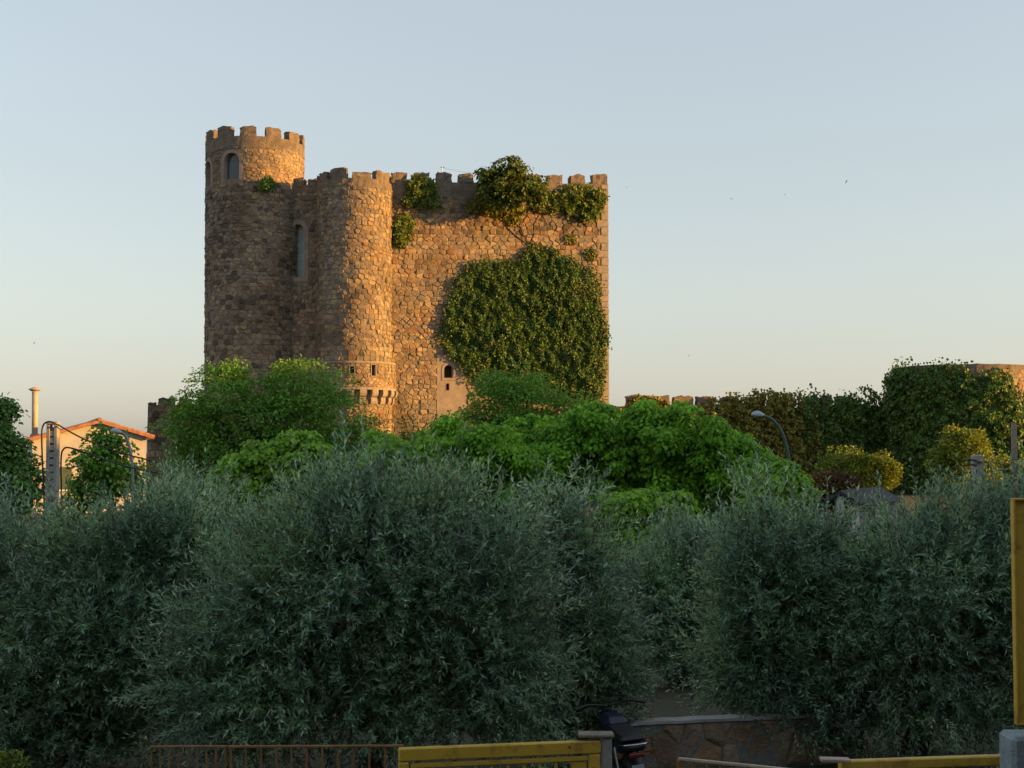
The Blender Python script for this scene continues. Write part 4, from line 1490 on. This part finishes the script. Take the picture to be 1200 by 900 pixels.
def yellow_gate():
    a, b = at(467, 883, 9.4), at(703, 874, 9.66)
    zt_ = (a.z + b.z) / 2
    root = thing('yellow_gate', (a.x, a.y, 0), 'yellow painted steel bar gate in front of the pointed olive', 'gate')
    d = Vector((b.x - a.x, b.y - a.y, 0)).normalized()
    L = Vector((b.x - a.x, b.y - a.y, 0)).length
    A = Vector((a.x, a.y, 0))
    n = Vector((d.y, -d.x, 0))
    P = lambda u, z, h=0: A + d * u + Vector((0, 0, z)) + n * h
    tz = zt_ + 0.035
    bar_obj('top_rail', P(0, tz - .04), P(L, tz - .04), .085, .06, 'yellow', root)
    bar_obj('stile', P(.035, .08), P(.035, tz - .088), .068, .058, 'yellow', root)
    bar_obj('stile', P(L - .04, .08), P(L - .04, tz - .088), .078, .058, 'yellow', root)
    bar_obj('bottom_rail', P(.075, .12), P(L - .085, .12), .07, .055, 'yellow', root)
    bar_obj('inner_rail', P(.078, tz - .115, .004), P(L - .088, tz - .115, .004), .028, .035, 'yellow', root)
    m = 11
    for k in range(1, m):
        u = .075 + (L - .16) * k / m
        bar_obj('bar', P(u, .157), P(u, tz - .131), .016 + .006 * (k % 2), .016, 'yellow', root)
    for (u0, s) in ((.085, 1), (L - .095, -1)):
        V = [P(u0, tz - .135, .012), P(u0 + s * .13, tz - .135, .012), P(u0, tz - .265, .012)]
        V += [v - n * .008 for v in V]
        obj('gusset', V, [(0, 1, 2), (5, 4, 3), (0, 3, 4, 1), (1, 4, 5, 2), (2, 5, 3, 0)], M['yellow'], root)
    for u, z in ((L - .22, tz - .03), (L - .05, tz - .18), (.06, tz - .17)):
        V, F = tube([P(u, z, .028), P(u, z, .04)], .009, 8)
        obj('bolt', V, F, M['rust_rail'], root)
    c = P(L + .05, 0, -.02)
    pr = thing('gate_post', (c.x, c.y, 0), 'mottled grey post hinging the yellow gate next to motorcycle', 'post')
    V, F = box(c.x - .035, c.x + .035, c.y - .05, c.y + .05, -.05, tz + .02, .008)
    obj('post_shaft', V, F, M['concrete'], pr)
    V, F = box(c.x - .19, c.x + .05, c.y - .07, c.y + .07, tz + .022, tz + .045, .006)
    obj('post_board', V, F, M['weathered_wood'], pr)


yellow_gate()


def railing(label, p, q, n, top_w, mat_top, mat_bar, bw, first_big=False):
    root = thing('railing', (p.x, p.y, 0), label, 'railing')
    d = Vector((q.x - p.x, q.y - p.y, 0))
    bar_obj('top_rail', p, q, top_w, top_w * 1.6, mat_top, root)
    lo = Vector((0, 0, 0.12))
    bar_obj('bottom_rail', Vector((p.x, p.y, .12)), Vector((q.x, q.y, .12)), .03, .03, mat_bar, root)
    for k in range(n + 1):
        t = (k + 0.15) / (n + 0.3)
        c = p.lerp(q, t)
        big = k == 0 and first_big
        bar_obj('baluster', (c.x, c.y, .137), (c.x, c.y, c.z - top_w * .5 - .002), bw * (3 if big else 1), bw * (2 if big else 1), mat_bar, root)
    return root


railing('brown railing with close-set thin bars under the wide olive', at(176, 875, 10.4), at(266, 874.5, 10.0), 8, 0.012, 'rust_rail', 'rust_rail', 0.012)
railing('rusty brown railing with wide-set bars joining the yellow gate', at(268, 875, 9.9), at(473, 874, 9.55), 11, 0.014, 'rust_rail', 'rust_rail', 0.014)
railing('sloping handrail with pale top and orange balusters before garden wall', at(795, 889, 9.0), at(945, 904, 8.6), 9, 0.016, 'pale_rail', 'orange_rail', 0.014, True)


def right_gate():
    a, b = at(984, 897, 8.5), at(1180, 890, 8.75)
    root = thing('yellow_barrier', (a.x, a.y, 0), 'rust-spotted yellow steel barrier rail running to the concrete post', 'barrier')
    bar_obj('top_rail', a, b, .06, .06, 'yellow', root)
    d = (b - a).normalized()
    for t in (.03, .5, .97):
        c = a.lerp(b, t)
        bar_obj('upright', (c.x, c.y, 0), (c.x, c.y, c.z - .032), .05, .05, 'yellow', root)
    bar_obj('bottom_rail', (a.x, a.y, .25), (b.x, b.y, .25), .05, .044, 'yellow', root)
    e = at(958, 888.5, 8.5)
    f = at(996, 893, 8.42)
    V, F = box(e.x, f.x, a.y - .12, a.y - .04, 0, .02, .004)
    V = [(x, y, z + e.z + (f.z - e.z) * (x - e.x) / (f.x - e.x)) for x, y, z in V]
    obj('handle_plate', V, F, M['pale_rail'], root)
    # concrete bollard
    D = 8.0
    t = at(1178, 859, D)
    root = thing('concrete_post', (t.x + .13, D, 0), 'pale blue-grey concrete gate post with rounded top', 'post')
    V, F = box(t.x, t.x + .26, D - .12, D + .12, -.05, t.z, .022)
    obj('post_shaft', V, F, M['bluish_concrete'], root)
    # yellow panel
    D = 7.8
    p, q = at(1187, 584, D), at(1192.5, 850, D)
    root = thing('yellow_signboard', (p.x + .4, D + .1, 0), 'tall yellow sheet metal panel with folded rim above concrete post', 'signboard')
    x0, x1, z0, z1 = p.x, p.x + .8, q.z, p.z
    V, F = box(x0 + .012, x1 - .012, D + .02, D + .035, z0 + .012, z1 - .012)
    obj('sheet', V, F, M['yellow'], root)
    for nm, g in (('rim', box(x0, x0 + .012, D - .005, D + .045, z0, z1, .002)), ('rim', box(x0 + .0125, x1, D - .005, D + .045, z1 - .012, z1, .002)), ('rim', box(x0 + .0125, x1, D - .005, D + .045, z0, z0 + .012, .002))):
        obj(nm, g[0], g[1], M['yellow'], root)
    V, F = box(x0 + .38, x0 + .44, D + .036, D + .1, -.05, z1 - .1, .008)
    obj('support_post', V, F, M['metal'], root)


M['bluish_concrete'] = plain('bluish_concrete', (0.24, 0.29, 0.30), 0.9, 0.25, 14.0, 0.7, 0.012, dirt=(0.14, 0.16, 0.15))
right_gate()


def garden_wall():
    rnd = random.Random(17)
    D = 13.4
    p, q = at(737, 846, D), at(1012, 850, D + .5)
    zt_ = p.z
    f = Flat((p.x, p.y), (q.x - p.x, q.y - p.y))
    L = Vector((q.x - p.x, q.y - p.y, 0)).length
    root = thing('garden_wall', (p.x, p.y, 0), 'low rubble garden wall of brown stones behind the motorcycle', 'wall')
    root['kind'] = 'thing'
    V, F = block(f, 0, L, -.05, zt_ - .03, -.15, 0, rnd, (16, 3, 1), 0.006)
    obj('wall_body', V, F, M['wall_mortar'], root)
    V, F = block(f, -.01, L + .01, zt_ - .03, zt_, -.16, .02, rnd, (18, 1, 2), 0.006)
    obj('wall_cap', V, F, M['wall_cap'], root)
    for ar, poly in rubble(0, L, 0.0, zt_ - .035, 0.24, 0.26, rnd, jit=0.6):
        V, F = stone_geom(f, poly, rnd, gap=.016, proud=.022, sink=.03, jitter=.006)
        obj('stone', V, F, M['wall_stone'], root, tints=[rnd.random()] * len(V))


garden_wall()


def torus(c, R0, r, seg=28, ring=10, flat=1.0):
    """wheel ring in the y-z plane, width along x"""
    V, F = [], []
    for i in range(seg):
        a = 2 * math.pi * i / seg
        for k in range(ring):
            b = 2 * math.pi * k / ring
            rr = R0 + r * math.cos(b)
            V.append((c[0] + r * flat * math.sin(b), c[1] + rr * math.cos(a), c[2] + rr * math.sin(a)))
    for i in range(seg):
        for k in range(ring):
            i2, k2 = (i + 1) % seg, (k + 1) % ring
            F.append((i * ring + k, i2 * ring + k, i2 * ring + k2, i * ring + k2))
    return V, F


def motorcycle():
    D = 11.9
    c = at(744, 880, D)
    base = Vector((c.x, D, 0.0))
    root = thing('motorcycle', base, 'black motorcycle with red tail light parked against the rubble wall', 'motorcycle')
    root.rotation_euler = (0, R(-5), R(9))
    root.scale = (0.86, 0.76, 0.78)
    OFF[root.name] = Vector((0, 0, 0))       # parts below are given in the motorcycle's own frame

    def p(name, g, mat, par=root, smooth=False):
        return obj(name, g[0], g[1], M[mat], par, smooth)

    for nm, y, rr in (('rear_wheel', 0.0, .235), ('front_wheel', 1.22, .245)):
        w = p(nm, tube([(-.05, y, .30), (.05, y, .30)], .05, 14), 'engine')
        p('tyre', torus((0, y, .30), rr, .062 if y == 0 else .045), 'tyre', w, True)
        p('rim', torus((0, y, .30), rr - .06, .018, 28, 6, 2.0), 'chrome', w, True)
        sp = [tube([(0, y + .04 * math.cos(a), .30 + .04 * math.sin(a)), (0, y + (rr - .06) * math.cos(a), .30 + (rr - .06) * math.sin(a))], .009, 5) for a in [k * math.pi / 3 for k in range(6)]]
        for s in sp:
            p('spoke', s, 'chrome', w)
    # rear fender arcs over the tyre
    V, F = [], []
    for i in range(9):
        a = R(35 + 14 * i)
        for x, k in ((-.075, .0), (-.05, .03), (.05, .03), (.075, .0)):
            V.append((x, -.335 * math.cos(a) * 1.02, .30 + (.325 + k) * math.sin(a)))
    for i in range(8):
        for k in range(3):
            F.append((i * 4 + k, i * 4 + k + 1, i * 4 + k + 5, i * 4 + k + 4))
    p('rear_fender', (V, F), 'bike_black', smooth=True)
    p('tail_light', box(-.075, .075, -.36, -.30, .655, .705, .012), 'red_lens')
    for s in (-1, 1):
        t = p('turn_signal', tube([(s * .16, -.30, .685), (s * .16, -.24, .685)], [.030, .022], 10), 'orange_lens')
        p('signal_stalk', tube([(s * .08, -.26, .69), (s * .14, -.26, .685)], .008, 6), 'bike_black', t)
    p('number_plate', box(-.06, .06, -.35, -.342, .46, .58, .002), 'lamp_head')
    # tail and seat
    p('tail', box(-.10, .10, -.33, .12, .71, .79, .03), 'bike_black')
    p('grab_rail', tube(spline([(-.12, .05, .76), (-.125, -.28, .785), (0, -.35, .79), (.125, -.28, .785), (.12, .05, .76)], 6), .011, 8), 'chrome', smooth=True)
    p('seat', box(-.13, .13, -.24, .50, .792, .855, .028), 'bike_black')
    p('fuel_tank', box(-.13, .13, .505, .95, .70, .92, .06), 'bike_blue')
    p('side_panel', box(-.14, .14, .10, .46, .50, .705, .04), 'bike_blue')
    p('engine', box(-.15, .15, .34, .80, .22, .56, .04), 'engine')
    p('swingarm', join(tube([(-.09, 0, .30), (-.09, .42, .36)], .02, 8), ), 'engine')
    p('swingarm', tube([(.09, 0, .30), (.09, .42, .36)], .02, 8), 'engine')
    for s in (-1, 1):
        p('shock_absorber', tube([(s * .105, .02, .34), (s * .115, .14, .68)], .024, 10), 'chrome')
        p('fork_leg', tube([(s * .08, 1.22, .30), (s * .08, 1.0, .92)], .022, 10), 'chrome')
        h = p('handlebar', tube(spline([(0, .97, .97), (s * .14, .95, 1.0), (s * .24, .88, 1.02), (s * .36, .82, 1.0)], 5), .013, 8), 'bike_black', smooth=True)
        p('grip', tube([(s * .27, .865, 1.016), (s * .37, .815, .998)], .02, 8), 'bike_black', h)
    p('headlight', tube([(0, 1.02, .86), (0, 1.16, .86)], [.06, .09], 14), 'bike_black')
    p('front_fender', torus((0, 1.22, .30), .30, .03, 28, 6, 1.6) if False else tube(spline([(0, .98, .48), (0, 1.1, .60), (0, 1.24, .63), (0, 1.4, .57)], 4), .05, 8), 'bike_blue', smooth=True)
    p('exhaust', tube(spline([(.12, .7, .3), (.15, .4, .24), (.16, .1, .28), (.17, -.25, .36)], 6), [.025] * 12 + [.045] * 7, 10), 'chrome', smooth=True)
    p('stand', tube([(-.1, .35, .28), (-.24, .30, .01)], .012, 6), 'engine')


motorcycle()


def yellow_flowers():
    rng = np.random.default_rng(91)
    E = lump_world([(12, 893, 20, 6), (-20, 894, 26, 7)], 10.6)
    mesh = broad_crown(E, 60, 14, rng, 4, 0.026, 0.7, 0.06, 0.9, 0.9, 0.2, 'broad', 0.0, 0.6)
    tree('yellow_shrub', 'low shrub of yellow leaves under the wide olive', 'shrub', E, mesh, M['yellow_leaf'], foot(5, 10.6), 0.02, rng, fork=0.4)


yellow_flowers()


# ================================================================== UNSEEN HOUSES ADDED TO SHADE THE GARDEN AND TREES
def shade_house(label, x0, x1, y0, y1, h, wallm):
    root = thing('shade_house', ((x0 + x1) / 2, (y0 + y1) / 2, 0), label, 'house', 'unseen houses added for shade')
    V, F = box(x0, x1, y0, y1, -.05, h)
    obj('house_wall', V, F, M[wallm], root)
    xm = (x0 + x1) / 2
    for e in (x0 - .4, x1 + .4):
        V, F = tiled_slope((xm, y0 - .3, h + 1.8), (xm, y1 + .3, h + 1.8), (e, y0 - .3, h - .12), (e, y1 + .3, h - .12), int((y1 - y0) * 2))
        obj('roof_slope', V, F, M['tile'], root)
    V = [(x0, y0, h - .02), (x1, y0, h - .02), (xm, y0, h + 1.8), (x0, y1, h - .02), (x1, y1, h - .02), (xm, y1, h + 1.8)]
    obj('gable_wall', V, [(0, 1, 2), (5, 4, 3), (0, 3, 4, 1), (1, 4, 5, 2), (2, 5, 3, 0)], M[wallm], root)
    ws = bpy.data.meshes.new('window')
    V, F = box(-.06, .1, -.5, .5, 0, 1.4, .03)
    ws.from_pydata(V, [], F)
    sl = bpy.data.meshes.new('sill')
    V, F = box(-.16, -.062, -.6, .6, -.1, -.02, .01)
    sl.from_pydata(V, [], F)
    z = 1.2
    while z < h - 1.6:
        y = y0 + 1.6
        while y < y1 - 1:
            w = link('window', ws, M['shutter'], root, loc=(x0, y, z))
            link('sill', sl, M['white_post'], w, loc=(x0, y, z))
            y += 3.0
        z += 3.1


shade_house('unseen cream house added to shade the olive garden', 36, 47, -22, 8, 8.2, 'house_wall')
shade_house('unseen brownish house added to keep low sun off the garden', 36, 47, 8.6, 31, 8.6, 'plaster')
shade_house('tall unseen cream house added to shade the maples and ash', 36, 47, 31.6, 54, 11.6, 'house_wall')


shade_house('unseen cream house added to block low sky light from the olives', -34, -12, -20, -9, 9.6, 'house_wall')
shade_house('unseen plain house added to block sky light facing the yellow gate', -11.4, 10, -20, -9, 10.6, 'plaster')
shade_house('unseen cream house added to darken the olives by the yellow signboard', 7.5, 18, -8.4, 7.4, 8.0, 'house_wall')


# ================================================================== BIRDS
def birds():
    pts = ((857, 233, 150, 20), (920, 228, 190, -30), (992, 213, 160, 60), (735, 220, 150, 10), (807, 417, 130, -20), (40, 402, 170, 40))
    labs = ('beside', )
    V = [(0, .09, 0), (.025, .03, .012), (0, -.08, 0), (-.025, .03, .012), (0, .02, -.025), (0, -.16, .004),
         (.10, .05, .03), (.21, -.03, .015), (.08, .0, .025), (-.10, .05, .03), (-.21, -.03, .015), (-.08, .0, .025)]
    F = [(0, 1, 3), (1, 2, 3), (0, 4, 1), (1, 4, 2), (2, 4, 3), (3, 4, 0), (2, 5, 4), (1, 6, 8), (6, 7, 8), (1, 8, 2), (3, 11, 9), (9, 11, 10), (3, 2, 11)]
    me = bpy.data.meshes.new('bird')
    me.from_pydata(V, [], F)
    me.materials.append(M['bike_black'])
    for u, v, D, a in pts:
        o = bpy.data.objects.new('bird', me)
        COL.objects.link(o)
        o.location = at(u, v, D)
        o.rotation_euler = (R(10), R(a * 0.8), R(a * 2))
        o.scale = (1.4, 1.4, 1.4)
        tag(o, 'tiny dark swift gliding in the pale evening sky', 'bird', 'swifts in the evening sky')


birds()
